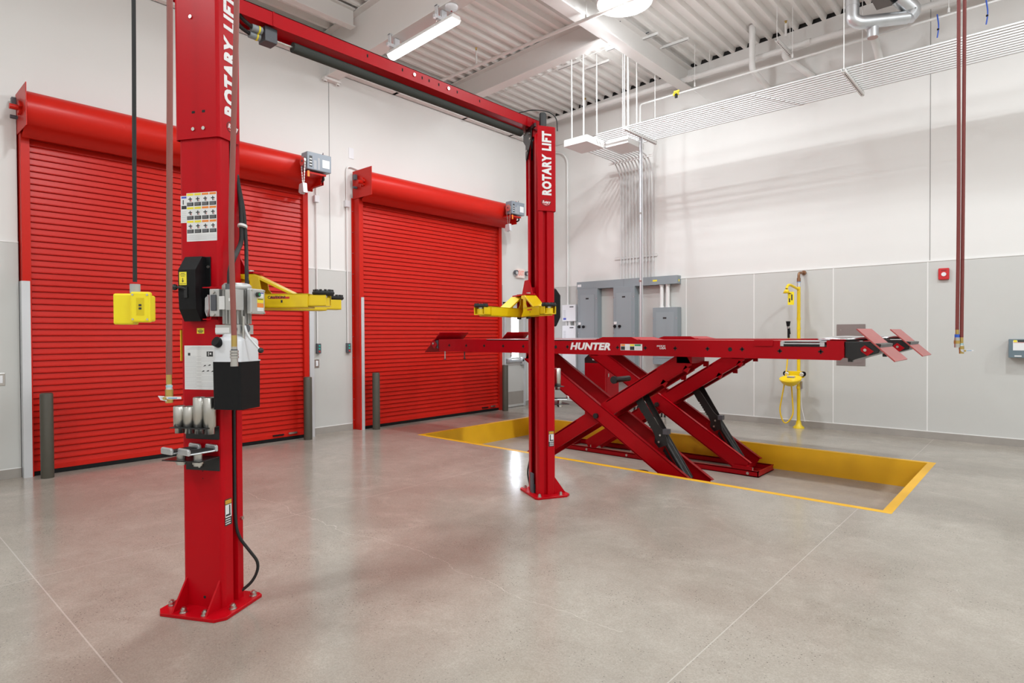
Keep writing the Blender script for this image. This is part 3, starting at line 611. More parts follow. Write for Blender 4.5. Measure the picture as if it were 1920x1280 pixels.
MB(MA).m(alu).box(TX-.125, TX-.065, TY-.05, TY-.01, 1.60, 1.745).m(greyd).box(TX-.115, TX-.08, TY-.056, TY-.05, 1.63, 1.715).m(steel).cyl((TX-.098, TY-.06, 1.73), (TX-.098, TY-.05, 1.73), .01, n=10).cyl((TX-.098, TY-.06, 1.612), (TX-.098, TY-.05, 1.612), .01, n=10).build('motor_bracket', parent=pbr, bevel=.003)
m_ = MB(MA).m(alu).box(TX+.025, TX+.088, TY-.115, TY-.055, 1.63, 1.735).m(paper).box(TX-.05, TX-.015, TY-.070, TY-.068, 1.635, 1.705).m(lett).box(TX+.055, TX+.063, TY-.128, TY-.115, 1.675, 1.69).m(steel).cyl((TX+.058, TY-.118, 1.72), (TX+.058, TY-.115, 1.72), .004, n=8).cyl((TX+.058, TY-.118, 1.645), (TX+.058, TY-.115, 1.645), .004, n=8)
m_.build('switch_box', parent=pbr, bevel=.003)
cb = MB(MA).m(alu).box(TX+.09, TX+.117, TY-.035, TY+.08, 1.612, 1.745)
cbo = cb.build('control_box', parent=pbr, bevel=.005)
xf = TX+.117; TY += .11
cl = MB(MA).m(paper).box(xf, xf+.001, TY-.085, TY-.043, 1.70, 1.722).m(pblue).box(xf, xf+.0014, TY-.078, TY-.043, 1.722, 1.727).m(pyel).box(xf, xf+.001, TY-.095, TY-.043, 1.672, 1.695).m(pdark).box(xf, xf+.0013, TY-.09, TY-.048, 1.689, 1.693).m(porange).box(xf, xf+.001, TY-.095, TY-.043, 1.648, 1.67).m(paper).box(xf, xf+.001, TY-.095, TY-.043, 1.628, 1.647)
cl.m(pdark).cyl((xf, TY-.095, 1.715), (xf+.014, TY-.095, 1.715), .013, n=16).m(pgreen).cyl((xf+.014, TY-.095, 1.715), (xf+.016, TY-.095, 1.715), .008, n=14)
cl.m(steel)
for yy in (-.138, -.037):
    for zz in (1.62, 1.737): cl.cyl((xf, TY+yy, zz), (xf+.004, TY+yy, zz), .005, n=8)
cl.build('control_label', parent=cbo); TY -= .11
MB(MA).m(galvw).tube(fillet([(TX+.085, TY-.045, 1.55), (TX+.10, TY-.045, 1.50), (TX+.155, TY-.02, 1.425)], .03), .0065, 8).m(blkm).ball((TX+.160, TY-.018, 1.42), .015).build('lowering_lever', parent=pbr)
MB(MA).m(rub).tube(fillet([(TX+.03, TY-.09, 1.735), (TX+.03, TY-.085, 1.84), (TX+.035, TY-.06, 1.90), (HW+.05, .02, 2.02), (HW+.015, .06, 2.25), (HW-.01, .06, 2.4)], .06), .0125, 8).tube(fillet([(TX+.06, TY+.01, 1.745), (TX+.05, TY+.02, 1.85), (HW+.07, .03, 2.0), (HW+.03, .065, 2.2), (HW-.01, .065, 2.38)], .06), .010, 8).m(greyd).cyl((TX+.03, TY-.09, 1.725), (TX+.03, TY-.09, 1.765), .019, n=14).m(paper).cyl((HW+.045, .03, 2.10), (HW+.045, .034, 2.112), .026, n=12).build('power_cable', parent=pbr)
MB(MA).m(wpl).prism([(.050, 1.63), (.062, 1.60), (.076, 1.64), (.074, 1.71), (.067, 1.72), (.065, 1.66), (.062, 1.71), (.052, 1.70)], 'y', DB-.026, DB-.008).build('cloth_strap', parent=pbr, bevel=.004)
# tool racks on the columns (column frame, back face)
def racks(M, col):
    r = MB(M).m(blkm).box(-.10, .115, DB-.004, DB, .935, 1.005).box(-.115, .115, DB-.10, DB, 1.005, 1.011); r.build('adapter_rack', parent=col, bevel=.002)
    r = MB(M).m(blkm).box(-.10, .115, DB-.004, DB, .765, .84).box(-.12, .115, DB-.15, DB, .84, .846).m(steel).cyl((.0, DB-.02, .79), (.0, DB-.003, .79), .008, n=8); r.build('pad_rack', parent=col, bevel=.002)
racks(MA, colA); racks(MBm, colB)
def adapter(M, x, y, h, lab, grp='height extension sleeves on the near column'):
    m = MB(M).m(steel).lathe([(.001, .975), (.024, .975), (.024, 1.01), (.031, 1.015), (.031, 1.012+h), (.0275, 1.016+h), (.026, 1.0+h), (.001, 1.0+h)], (x, y, 0), 24); m.m(steel)
    return m.build('height_adapter', label=lab, cat='adapter', group=grp)
for x, h, lab in ((-.09, .105, 'short steel sleeve, leftmost of the four on the near column rack'), (-.027, .105, 'short steel sleeve, second from left on the near column rack'), (.036, .155, 'tall steel sleeve, third from left on the near column rack'), (.100, .155, 'tall steel sleeve touching the black oil tank, rightmost on the near column rack')): adapter(MA, x, DB-.055, h, lab)
adapter(MBm, -.06, DB-.055, .16, 'tall steel sleeve on the back of the far column', 'steel sleeve on the far column')
def cradle(M, x, y, lab, grp='frame cradle pads on the near column rack'):
    r = empty('cradle_pad', M @ Vector((x, y, .81)), lab, 'pad', grp)
    L = Matrix.Translation((x, y, 0)) @ Matrix.Rotation(math.radians(-18), 4, 'Z')
    p = MB(M @ L).m(galv).box(-.045, .045, -.075, .075, 0.878, 0.888)
    for s_ in (-1, 1): p.prism([(-.05, 0.878), (.05, 0.878), (.05, 0.904), (.042, 0.914), (-.042, 0.914), (-.05, 0.904)], 'y', s_*.075-.008, s_*.075+.008)
    p.build('saddle', parent=r, bevel=.005)
    MB(M @ L).m(rub).box(-.034, .034, -.066, .066, 0.888, 0.894).build('rubber_insert', parent=r)
    MB(M @ L).m(steel).cyl((0, 0, 0.811), (0, 0, 0.878), .022, n=18).cyl((0, 0, 0.821), (0, 0, 0.831), .028, n=18).build('stem', parent=r)
cradle(MA, -.055, DB-.085, 'silver cradle pad with rubber insert, left of the pair on the near column'); cradle(MA, .055, DB-.09, 'silver cradle pad with rubber insert, right of the pair on the near column')
cradle(MBm, -.04, DB-.085, 'silver cradle pad on the back of the far column', 'cradle pad on the far column')
# ------------------------------------------------------------------ scissor alignment lift
al = empty('scissor_lift', (-4.13, 7.1, -.31), 'red scissor alignment rack raised over a yellow edged pit', 'vehicle lift')
RZ0, RZ1 = 1.245, 1.425
def plus(m, x, y, z, s=.022):
    m.box(x-s*.35, x+s*.35, y-.0008, y, z-s, z+s).box(x-s, x+s, y-.0008, y, z-s*.35, z+s*.35)
def runway(y0, near):
    y1 = y0+.60; r = MB().m(redl)
    xa, xb = -6.97, -1.41
    cut0, cut1 = -1.97, -1.555    # turntable recess
    r.prism([(xa, RZ0+.02), (xa+.02, RZ0), (xb-.03, RZ0), (xb, RZ0+.03), (xb, RZ1), (cut1, RZ1), (cut1, RZ1-.065), (-2.42, RZ1-.065), (-2.42, RZ1-.045), (cut0-.16, RZ1-.045), (cut0-.16, RZ1), (xa, RZ1)][:1]+[(xa+.0, RZ0), (xb-.03, RZ0), (xb, RZ0+.03), (xb, RZ1), (cut1, RZ1), (cut1, RZ1-.06), (cut0, RZ1-.06), (cut0, RZ1), (xa, RZ1)], 'y', y0, y0+.012)
    r.box(xa, xb, y1-.012, y1, RZ0, RZ1).box(xa, cut0, y0+.012, y1-.012, RZ1-.012, RZ1-.001).box(cut1, xb, y0+.012, y1-.012, RZ1-.012, RZ1-.001).box(xa, xb, y0+.012, y1-.012, RZ1-.07, RZ1-.06)
    for xx in (-6.6, -5.2, -4.0, -2.8, -1.6): r.box(xx, xx+.012, y0+.012, y1-.012, RZ0+.01, RZ1-.07)
    r.box(xa, xa+.012, y0, y1, RZ0, RZ1)
    r.box(-2.215, -2.035, y0-.012, y0, RZ1-.055, RZ1+.004)
    # raised slip plate guide
    r.prism([(-4.125, RZ1-.002), (-4.01, RZ1+.034), (-3.62, RZ1+.034), (-3.53, RZ1-.002)], 'y', y0+.0, y0+.03)
    r.prism([(-4.125, RZ1-.002), (-4.01, RZ1+.030), (-3.64, RZ1+.030), (-3.50, RZ1-.002)], 'y', y0+.03, y1-.03)
    r.m(dark)
    if near:
        for xx in (-6.725, -6.36, -5.995, -5.63, -5.265, -4.90, -4.535, -3.805, -3.44, -3.073, -2.705, -2.34, -1.973, -1.605): plus(r, xx, y0, 1.335 if xx < -2.2 else 1.322)
        for xx in (-4.72, -2.463): r.cyl((xx, y0-.001, 1.332), (xx, y0+.001, 1.332), .022, n=16)
        r.m(blkm).box(-5.95, -4.45, y0-.001, y0, RZ1-.013, RZ1-.002)
    o = r.build('runway', parent=al)
    # rear slip plate strip and slotted edge
    s_ = MB().m(galvw).box(-5.95, -4.45, y0+.004, y1-.02, RZ1-.001, RZ1+.003); s_.build('slip_plate', parent=o)
    # turntable
    t = MB().m(silver).lathe([(.21, .0), (.24, .008), (.235, .022), (.12, .040), (.001, .044)], (-1.46, (y0+y1)/2, RZ1), 30).build('turntable', parent=o)
    m_ = MB().m(blkm).box(cut0+.005, cut1-.005, y0+.02, y1-.02, RZ1-.058, RZ1-.04).m(galv).box(cut0+.0, cut1-.03, y0+.01, y0+.03, RZ1-.035, RZ1-.022).box(cut0-.03, cut0+.03, y0+.005, y0+.04, RZ1-.055, RZ1-.01).box(cut1-.06, cut1-.02, y0+.005, y0+.03, RZ1-.055, RZ1-.015).box(cut0, cut1, y0+.03, y1-.03, RZ1-.012, RZ1-.002)
    m_.build('turntable_lock', parent=o)
    # black nose
    n_ = MB().m(blkm).prism([(xb, RZ0+.03), (xb+.06, RZ0+.0), (xb+.11, RZ0+.02), (xb+.27, RZ0+.07), (xb+.29, RZ1-.03), (xb+.17, RZ1-.012), (xb, RZ1-.012)], 'y', y0+.03, y1-.03).box(xb+.02, xb+.06, y0+.05, y0+.10, RZ0-.015, RZ0+.02)
    n_.build('nose_ramp_frame', parent=o, bevel=.004)
    n_ = MB().m(greyd).prism([(xa, RZ0+.02), (xa, RZ1-.01), (xa-.08, RZ1-.02), (xa-.13, RZ0+.09)], 'y', y0+.02, y1-.02).build('nose_ramp_frame', parent=o)
    # flip-up stop plates
    def stop(xt, zt, xb_, zb_, mt_, yy0, yy1):
        d = Vector((xb_-xt, 0, zb_-zt)).normalized(); nn = Vector((-d.z, 0, d.x))*.011
        vs = [(xt, yy0, zt), (xb_, yy0, zb_), (xb_+nn.x, yy0, zb_+nn.z), (xt+nn.x, yy0, zt+nn.z)]
        vs += [(a, yy1, b) for a, _, b in vs]
        s_ = MB().m(mt_).add(vs, [(3, 2, 1, 0), (4, 5, 6, 7), (0, 1, 5, 4), (1, 2, 6, 5), (2, 3, 7, 6), (3, 0, 4, 7)])
        return s_
    s_ = stop(-1.313, 1.527, -1.015, 1.240, pinkred, y0, y1).build('wheel_stop', parent=o)
    b_ = MB().m(redl).prism([(-1.245, 1.385), (-1.175, 1.33), (-1.225, 1.29), (-1.275, 1.33), (-1.28, 1.355)], 'y', y0+.012, y0+.024).m(steel).cyl((-1.242, y0+.0, 1.342), (-1.242, y0+.012, 1.342), .013, n=10).build('hinge_bracket', parent=s_)
    s_ = stop(-6.93, 1.535, -7.29, 1.228, redl, y0, y1).build('wheel_stop', parent=o)
    b_ = MB().m(redl).prism([(-7.08, 1.42), (-7.0, 1.34), (-7.06, 1.28), (-7.15, 1.36)], 'y', y0-.004, y0+.008).m(steel).cyl((-7.08, y0-.012, 1.36), (-7.08, y0-.004, 1.36), .016, n=10).build('hinge_bracket', parent=s_)
    for xx, L_ in ((-6.93, .12), (-6.50, .10)):
        MB().m(galv if xx < -6.6 else greyd).cyl((xx, y0+.10, RZ0), (xx, y0+.10, RZ0-L_), .009, n=10).m(blkm).cyl((xx, y0+.10, RZ0-L_-.012), (xx, y0+.10, RZ0-L_), .020, n=12).build('levelling_screw', parent=o)
    return o
YN, YFr = 6.15, 7.68
rn = runway(YN, True); rf = runway(YFr, False)
NH = frame((-4.18, YN-.001, 1.342), (1, 0, 0), (0, 0, 1))
tx = text('HUNTER', rn, NH, .115, lett, shear=.22, fat=.0055, sx=1.22, sp=1.06)
xs_ = [v.co.x for v in tx.data.vertices]; mx_ = (min(xs_)+max(xs_))/2; k_ = .590/(max(xs_)-min(xs_))
for v in tx.data.vertices: v.co.x = (-4.195-ORG[rn.name].x)+(v.co.x-mx_)*k_
lb = MB(Matrix.Translation((.197, 0, 0))).m(paper).box(-3.96, -3.675, YN-.001, YN, 1.305, 1.378)
for i, mt_ in enumerate((porange, None, pyel, pgreen)):
    a = -3.955+(.055, .06, .055, .085)[0]*0+[0, .058, .12, .183][i]; b_ = a+(.054, .054, .058, .078)[i]
    if mt_: lb.m(mt_).box(a, b_, YN-.0014, YN-.001, 1.355, 1.375)
    if mt_ and i != 3: lb.m(pdark).box(a, b_, YN-.0014, YN-.001, 1.309, 1.350)
    else:
        lb.m(pgrey)
        for k in range(4): lb.box(a+.004, b_-.004, YN-.0014, YN-.001, 1.315+k*.009, 1.3165+k*.009)
lb.build('warning_label', parent=rn)
text('MADE IN', rn, frame((-3.245, YN-.001, 1.358), (1, 0, 0), (0, 0, 1)), .026, lett, shear=.2, fat=.0006, name='small_lettering')
text('USA', rn, frame((-3.225, YN-.001, 1.334), (1, 0, 0), (0, 0, 1)), .032, lett, shear=.2, fat=.001, sx=1.3, name='small_lettering')
def beamL(m, x0, z0, x1, z1, hw, ya, yb_, ext=0, th=.012, flange=0):
    # plate standing in the xz plane along a line, half-height hw, between ya..yb_
    a, b = Vector((x0, 0, z0)), Vector((x1, 0, z1)); d = (b-a).normalized(); n = Vector((-d.z, 0, d.x)); a = a-d*ext; b = b+d*ext
    c = [a+n*hw, b+n*hw, b-n*hw, a-n*hw]
    m.prism([(p.x, p.z) for p in c], 'y', ya, yb_)
def scissor(y0, near):
    yA0, yA1 = y0+.04, y0+.46
    T, Bt = (-5.17, 1.20), (-2.95, -.19)
    u = MB().m(redl)
    for ya in (yA0, yA1-.012):
        beamL(u, *T, *Bt, .096, ya, ya+.012, .06)
    # top and bottom flanges of each side plate
    d = Vector((Bt[0]-T[0], 0, Bt[1]-T[1])).normalized(); n = Vector((-d.z, 0, d.x))
    for s_, w_ in ((1, .05), (-1, .05)):
        a = Vector((T[0], 0, T[1]))+n*.09*s_-d*.08; b = Vector((Bt[0], 0, Bt[1]))+n*.09*s_+d*.08
        if s_ > 0:   # flange on upper side (n points up?) choose by z
            pass
        for ya, yb_ in ((yA0, yA0+w_), (yA1-w_, yA1)):
            u.prism([(a.x, a.z), (b.x, b.z), (b.x+n.x*.008, b.z+n.z*.008), (a.x+n.x*.008, a.z+n.z*.008)], 'y', ya, yb_)
    u.box(-5.25, -5.12, yA0, yA1, 1.17, 1.245).box(-3.05, -2.90, yA0+.05, yA1-.05, -.25, -.22)
    o = u.build('outer_scissor_arm', parent=al)
    MB().m(blkm).cyl((-4.13, yA0-.03, .50), (-4.13, yA1+.02, .50), .032, n=20).build('pivot_pin', parent=o)
    v = MB().m(redl); T2, B2 = (-3.04, 1.19), (-5.28, -.19)
    yI0, yI1 = yA0+.05, yA1-.05
    for ya in (yI0, yI1-.012): beamL(v, *T2, *B2, .09, ya, ya+.012, .08)
    a, b = Vector((T2[0], 0, T2[1])), Vector((B2[0], 0, B2[1])); d = (b-a).normalized(); n = Vector((-d.z, 0, d.x))
    if n.z < 0: n = -n
    for (ta, tb) in ((.12, .42), (.62, .80)):
        p, q = a.lerp(b, ta)+n*.08, a.lerp(b, tb)+n*.08
        v.prism([(p.x, p.z), (q.x, q.z), (q.x-n.x*.01, q.z-n.z*.01), (p.x-n.x*.01, p.z-n.z*.01)], 'y', yI0, yI1)
    for ta, tb, h in ((.0, .03, .02), (.10, .22, .0), (.40, .405, 0)):
        p = a.lerp(b, ta); 
    # stepped reinforcement under the upper half
    p, q = a.lerp(b, .02)-n*.088, a.lerp(b, .46)-n*.088
    v.prism([(p.x, p.z), (q.x, q.z), (q.x-n.x*.012, q.z-n.z*.012), (p.x-n.x*.012, p.z-n.z*.012)], 'y', yI0, yI0+.05)
    v.prism([(p.x, p.z), (q.x, q.z), (q.x-n.x*.012, q.z-n.z*.012), (p.x-n.x*.012, p.z-n.z*.012)], 'y', yI1-.05, yI1)
    for t_ in (.0, .12):
        c_ = a.lerp(b, t_)-n*.10; v.box(c_.x-.03, c_.x+.03, yI0, yI0+.02, c_.z-.03, c_.z+.03, Matrix.Translation(c_) @ Matrix.Rotation(math.radians(32), 4, 'Y') @ Matrix.Translation(-c_))
        v.box(c_.x-.03+.09, c_.x+.03+.09, yI1-.02, yI1, c_.z-.03+.05, c_.z+.03+.05)
    v.box(-3.10, -2.92, yI0, yI1, 1.17, 1.245)
    o2 = v.build('inner_scissor_arm', parent=al)
    # cylinder + ladder from the arm foot up to the inner arm
    c0, c1 = Vector((-3.03, 0, -.14)), Vector((-3.66, 0, .80)); ym = (yI0+yI1)/2; dd = (c1-c0).normalized()
    mid = c0.lerp(c1, .52)
    cy = MB().m(blkm)
    for dy in (-.035, .045): cy.cyl((c0.x, ym+dy, c0.z), (mid.x, ym+dy, mid.z), .032, n=18)
    cy.m(steel).cyl((c0.x, ym-.035, c0.z), (c0.x-.03, ym-.035, c0.z+.06), .022, n=12).m(steel).cyl((mid.x, ym-.035, mid.z), (c1.x, ym-.035, c1.z), .018, n=12)
    cy.m(galvw).box(c0.x-.02, c0.x+.03, ym-.075, ym-.06, c0.z-.04, c0.z+.03)
    cy.build('hydraulic_cylinder', parent=al)
    n3 = Vector((-dd.z, 0, dd.x)); 
    if n3.x > 0: n3 = -n3
    def q_(t, off): p = c0.lerp(c1, t)+n3*off; return (p.x, p.z)
    poly = [q_(1.02, -.03), q_(1.04, .06), q_(.80, .07)]
    t = .80
    for k in range(7): poly += [q_(t-.01, .07), q_(t-.02, .058)]; t -= .03
    poly += [q_(.52, .07), q_(.47, .115), q_(.40, .10), q_(.38, -.02), q_(.50, -.07), q_(.60, -.04)]
    MB().m(blkm).prism(poly, 'y', ym-.075, ym-.063).m(steel).cyl((q_(.45, .06)[0], ym-.085, q_(.45, .06)[1]), (q_(.45, .06)[0], ym-.075, q_(.45, .06)[1]), .012, n=10).cyl((q_(.50, .0)[0], ym-.085, q_(.50, 0)[1]), (q_(.50, 0)[0], ym-.075, q_(.50, 0)[1]), .012, n=10).m(greyd).box(q_(.5, -.08)[0]-.03, q_(.5, -.08)[0]+.035, ym-.09, ym-.02, q_(.5, -.08)[1]-.03, q_(.5, -.08)[1]+.03).build('locking_ladder', parent=al, bevel=.002)
    MB().m(blkm).prism([q_(1.0, -.05), q_(1.02, .03), q_(.55, .03), q_(.53, -.03)], 'y', ym+.07, ym+.08).build('locking_ladder', parent=al)
    tp = [q_(.0+.01, .075)]; t = .02
    for k in range(12): tp += [q_(t, .085), q_(t+.012, .07)]; t += .03
    tp += [q_(t, .045), q_(.01, .045)]
    MB().m(blkm).prism(tp, 'y', ym-.06, ym-.05).build('toothed_rack', parent=al)
    MB().m(blkm).cyl((-3.90, yI0-.0, .945), (-3.90, yI1+.0, .945), .035, n=16).cyl((-3.90, yI0-.03, .945), (-3.90, yI0+.01, .945), .045, n=18).build('cylinder_pin', parent=o2)
    # base frame
    b = MB().m(redl); x0, x1 = -5.80, -2.72
    for ya in (y0+.0, y0+.53): b.box(x0, x1, ya, ya+.01, -.309, -.235).box(x0, x1, ya, ya+.055, -.309, -.30).box(x0, x1, ya, ya+.04, -.245, -.235)
    b.box(x1-.012, x1, y0, y0+.54, -.309, -.235).box(x0, x0+.012, y0, y0+.54, -.309, -.235).box(-3.2, x1, y0, y0+.54, -.309, -.298).box(-3.05, -2.80, y0+.0, y0+.012, -.24, -.19)
    b.m(steel)
    for xx in (-5.3, -4.6, -3.75, -2.85): b.cyl((xx, y0-.012, -.27), (xx, y0, -.27), .018, n=14).cyl((xx+.05, y0+.03, -.235), (xx+.05, y0+.03, -.20), .008, n=8)
    b.build('base_frame', parent=al)
scissor(YN, True); scissor(YFr, False)
# hydraulic console behind the rack
hc = empty('hydraulic_console', (-5.95, 9.2, 0), 'red steel console with black sloped top behind the scissor lift', 'cabinet')
MB().m(redl).box(-6.22, -5.79, 8.95, 9.40, .02, .98).build('cabinet_body', parent=hc, bevel=.006)
MB().m(blkm).prism([(-6.22, .98), (-5.79, .98), (-5.79, 1.03), (-5.98, 1.16), (-6.10, 1.16), (-6.22, 1.06)], 'y', 8.95, 9.40).m(paper).box(-6.05, -5.96, 8.945, 8.95, 1.03, 1.09).build('sloped_top', parent=hc, bevel=.004)
MB().m(redl).box(-5.79, -5.785, 9.0, 9.36, .08, .92).m(steel).box(-5.785, -5.775, 9.03, 9.06, .74, .80).box(-5.785, -5.775, 9.1, 9.16, .83, .85).build('side_door', parent=hc)
# conduit stubs standing from the floor behind the rack
m = MB().m(rub)
for i in range(12): m.cyl((-5.75+.055*i, 9.85+.02*(i % 3), 0), (-5.75+.055*i+.02, 9.85+.02*(i % 3), .14+.05*((i*7) % 3)/2), .018, n=8)
m.build('capped_conduit_stubs', label='row of dark capped conduit stubs on the floor below the grey panels', cat='conduit', kind='stuff')
whtc = mat('white painted conduit', (.66, .655, .65), .4)
P1X, P1Z, P2X, P2Z = -2.80, 5.50, -3.44, 5.46
# ------------------------------------------------------------------ back wall electrical
YW = YB-.012
t = MB().m(grey).box(-7.24, -5.03, 10.15, YW, 2.40, 2.55)
t.m(mat('grey seam', (.15, .17, .18), .5)).box(-6.14, -6.136, 10.149, 10.15, 2.40, 2.55)
t.m(paper).box(-7.22, -7.13, 10.149, 10.15, 2.45, 2.50).m(pyel).box(-5.52, -5.43, 10.149, 10.15, 2.46, 2.49).box(-5.03, -5.029, 10.2, 10.24, 2.44, 2.48)
t.build('wireway', label='long grey steel wireway above the breaker panels', cat='wireway')
def panel(x0, x1, z0, z1, lab, door, knobs):
    r = empty('breaker_panel', ((x0+x1)/2, YW, z0), lab, 'electrical panel', 'grey breaker panels on the back wall')
    B(x0, x1, 10.13, YB-.019, z0, z1).build('cabinet', grey, r, bevel=.003)
    dx = .07; w_ = x1-x0
    m = MB().m(mat('grey panel door', (.30, .34, .36), .45)).box(x0+dx, x1-dx, 10.124, 10.13, z0+.12, z1-.09 if not knobs else z1-.12)
    m.m(pdark).box((x0+x1)/2-.035, (x0+x1)/2+.035, 10.122, 10.124, z1-.21, z1-.18); m.build('panel_door', parent=r, bevel=.002)
    m = MB().m(blk)
    if knobs:
        for k in (0.02, .13): m.cyl((x0+k+.02, 10.10, (z0+z1)/2+.13), (x0+k+.02, 10.13, (z0+z1)/2+.13), .028, n=16)
        m.m(paper).box(x0+.02, x0+.08, 10.118, 10.13, (z0+z1)/2+.17, (z0+z1)/2+.22)
        m.build('rotary_handle', parent=r)
    m = MB().m(steel)
    for zz in (z0+.1, (z0+z1)/2, z1-.2): m.cyl((x1-.02, 10.126, zz), (x1-.02, 10.13, zz), .008, n=8).cyl((x0+.015, 10.126, zz), (x0+.015, 10.13, zz), .008, n=8)
    m.build('screw', parent=r)
panel(-7.205, -6.73, .62, 2.40, 'tall grey breaker panel, left one under the wireway', 0, True)
panel(-6.36, -5.89, .62, 2.40, 'tall grey breaker panel, right one under the wireway', 0, True)
panel(-5.51, -5.02, .93, 1.975, 'small grey breaker panel right of the two tall ones', 0, False)
for x in (-5.37, -5.25): MB().m(wht).cyl((x, 10.22, 1.975), (x, 10.22, 2.40), .036, n=16).cyl((x, 10.22, 2.37), (x, 10.22, 2.40), .045, n=16).cyl((x, 10.22, 1.975), (x, 10.22, 2.0), .045, n=16).build('conduit', label='thick white conduit stub above the small panel, %s of two' % ('left' if x < -5.3 else 'right'), cat='conduit', group='thick stubs above the small panel')
def wbox(z0, z1, lab):
    r = empty('control_box', (-7.45, 10.25, z0), lab, 'box', 'white control boxes at the back wall corner')
    B(-7.63, -7.29, 10.17, YW, z0, z1).build('housing', wpl, r, bevel=.004)
    m = MB().m(pdark).box(-7.44, -7.34, 10.168, 10.17, z1-.055, z1-.035).m(pgrey)
    for k in range(7): m.box(-7.60, -7.54, 10.168, 10.17, z1-.12-.022*k, z1-.114-.022*k)
    if z1 > 1.9: m.m(pblue).box(-7.60, -7.53, 10.168, 10.17, z0+.03, z0+.07)
    m.build('label', parent=r)
wbox(1.76, 2.10, 'white control box left of the breaker panels, upper one'); wbox(.68, 1.67, 'tall white control box left of the breaker panels, lower one')
MB().m(wht).cyl((-7.56, 10.23, 1.67), (-7.56, 10.23, 1.76), .02, n=10).cyl((-7.48, 10.23, 1.67), (-7.48, 10.23, 1.76), .03, n=10).cyl((-7.34, 10.23, 1.67), (-7.34, 10.23, 1.76), .02, n=10).build('box_nipple', label='short white nipples joining the two white control boxes', cat='conduit')
path_pipe('conduit', [(-7.55, 10.26, 2.10), (-7.55, 10.26, 5.15), (-7.72, 10.26, 5.33), (-8.2, 10.26, 5.36)], .020, wht, 'white conduit running up the wall and bending left near the corner', 'conduit', None, .25)
# vertical conduits
N = 11; px = [-6.27+.0695*i for i in range(N)]
ZR = 4.80; RY = [8.49+.079*i for i in range(12)]
def rackpipe(i):
    y = RY[i]; r = .0150
    # run along x, then turn to the wall and drop
    if i < 11:
        x = px[10-i] if False else px[i]
    return y
for i in range(N):
    x = px[i]; yr = RY[1+i]
    # conduits come along the rack, turn toward the wall behind the white box, bend down the wall
    pts = [(XR-.05, yr, ZR), (x-.0, yr, ZR), (x, 10.0, ZR+.02), (x, 10.265, ZR-.12), (x, 10.265, 2.55)]
    m = MB().m(whtc).tube(fillet([pts[0], (x+.12, yr, ZR), (x, yr+.12, ZR), (x, 10.04, ZR), (x, 10.262, ZR-.24), pts[4]], .14, 5), .0125, 8)
    for xx in (-3.1+.04*i, ): m.cyl((xx-.03, yr, ZR), (xx+.03, yr, ZR), .019, n=8)
    m.cyl((x, 10.265, 2.86), (x, 10.265, 2.90), .021, n=8)
    m.build('conduit', label='painted conduit dropping to the wireway, number %s from the left of the vertical row' % ('first second third fourth fifth sixth seventh eighth ninth tenth eleventh'.split()[i]), cat='conduit', group='painted conduits on the rack and back wall')
m = MB().m(whtc).tube([(XR-.05, RY[0], ZR), (-5.65, RY[0], ZR)], .0135, 8); m.build('conduit', label='painted conduit nearest the room on the rack, ending at the white pull box', cat='conduit', group='painted conduits on the rack and back wall')
# lower layer of rack conduits
def strut(name, x, y0, y1, z, lab, grp):
    m = MB().m(wht).box(x-.022, x+.022, y0, y1, z-.045, z-.041).box(x-.022, x-.019, y0, y1, z-.041, z).box(x+.019, x+.022, y0, y1, z-.041, z).box(x-.022, x-.012, y0, y1, z-.003, z).box(x+.012, x+.022, y0, y1, z-.003, z).m(dark)
    k = y0+.03
    while k < y1-.02: m.box(x-.006, x+.006, k, k+.03, z-.0455, z-.045); k += .055
    m.m(wht)
    for yy in (y0+.025, y1-.025): m.cyl((x, yy, z-.06), (x, yy, zd(x)+.05), .006, n=8)
    return m.build(name, label=lab, cat='hanger', group=grp)
for x in (-5.07, -1.94, 1.2, 4.2):
    strut('trapeze_hanger', x, 8.40, 9.44, ZR-.018, {-5.07: 'slotted trapeze hanger over the white support post', -1.94: 'slotted trapeze hanger in the middle of the conduit rack'}.get(x, 'slotted trapeze hanger of the conduit rack beyond the right edge, %s one' % ('nearer' if x < 2 else 'farther')), 'conduit rack trapezes')
strut('trapeze_hanger', -3.05, 9.35, 10.0, 5.86, 'empty slotted trapeze hanger near the sprinkler main above the rack', 'upper trapeze hangers')
# wall struts
for z, xa, xb, yo in ((2.97, -6.42, -5.50, 0), (4.765, -6.40, -5.45, -.25)):
    MB().m(wht).box(xa, xb, 10.285+yo, YW+yo, z-.02, z+.02).box(xa, xb, 10.278+yo, 10.285+yo, z-.02, z-.017).box(xa, xb, 10.278+yo, 10.285+yo, z+.017, z+.02).build('wall_strut', label='horizontal strut clamping the vertical conduits %s' % ('just above the wireway' if z < 4 else 'near the top bends'), cat='bracket', group='wall struts behind the conduits')
post = MB().m(galvw).box(-5.095, -5.052, 8.92, 8.925, 0, 4.735).box(-5.095, -5.09, 8.92, 8.96, 0, 4.735).box(-5.057, -5.052, 8.92, 8.96, 0, 4.735).box(-5.13, -5.02, 8.87, 9.01, 0, .008)
post.m(steel).box(-5.1, -5.047, 8.915, 8.92, 3.48, 3.50).box(-5.1, -5.047, 8.915, 8.92, 2.36, 2.38)
post.build('support_post', label='tall pale strut post from floor to conduit rack', cat='post')
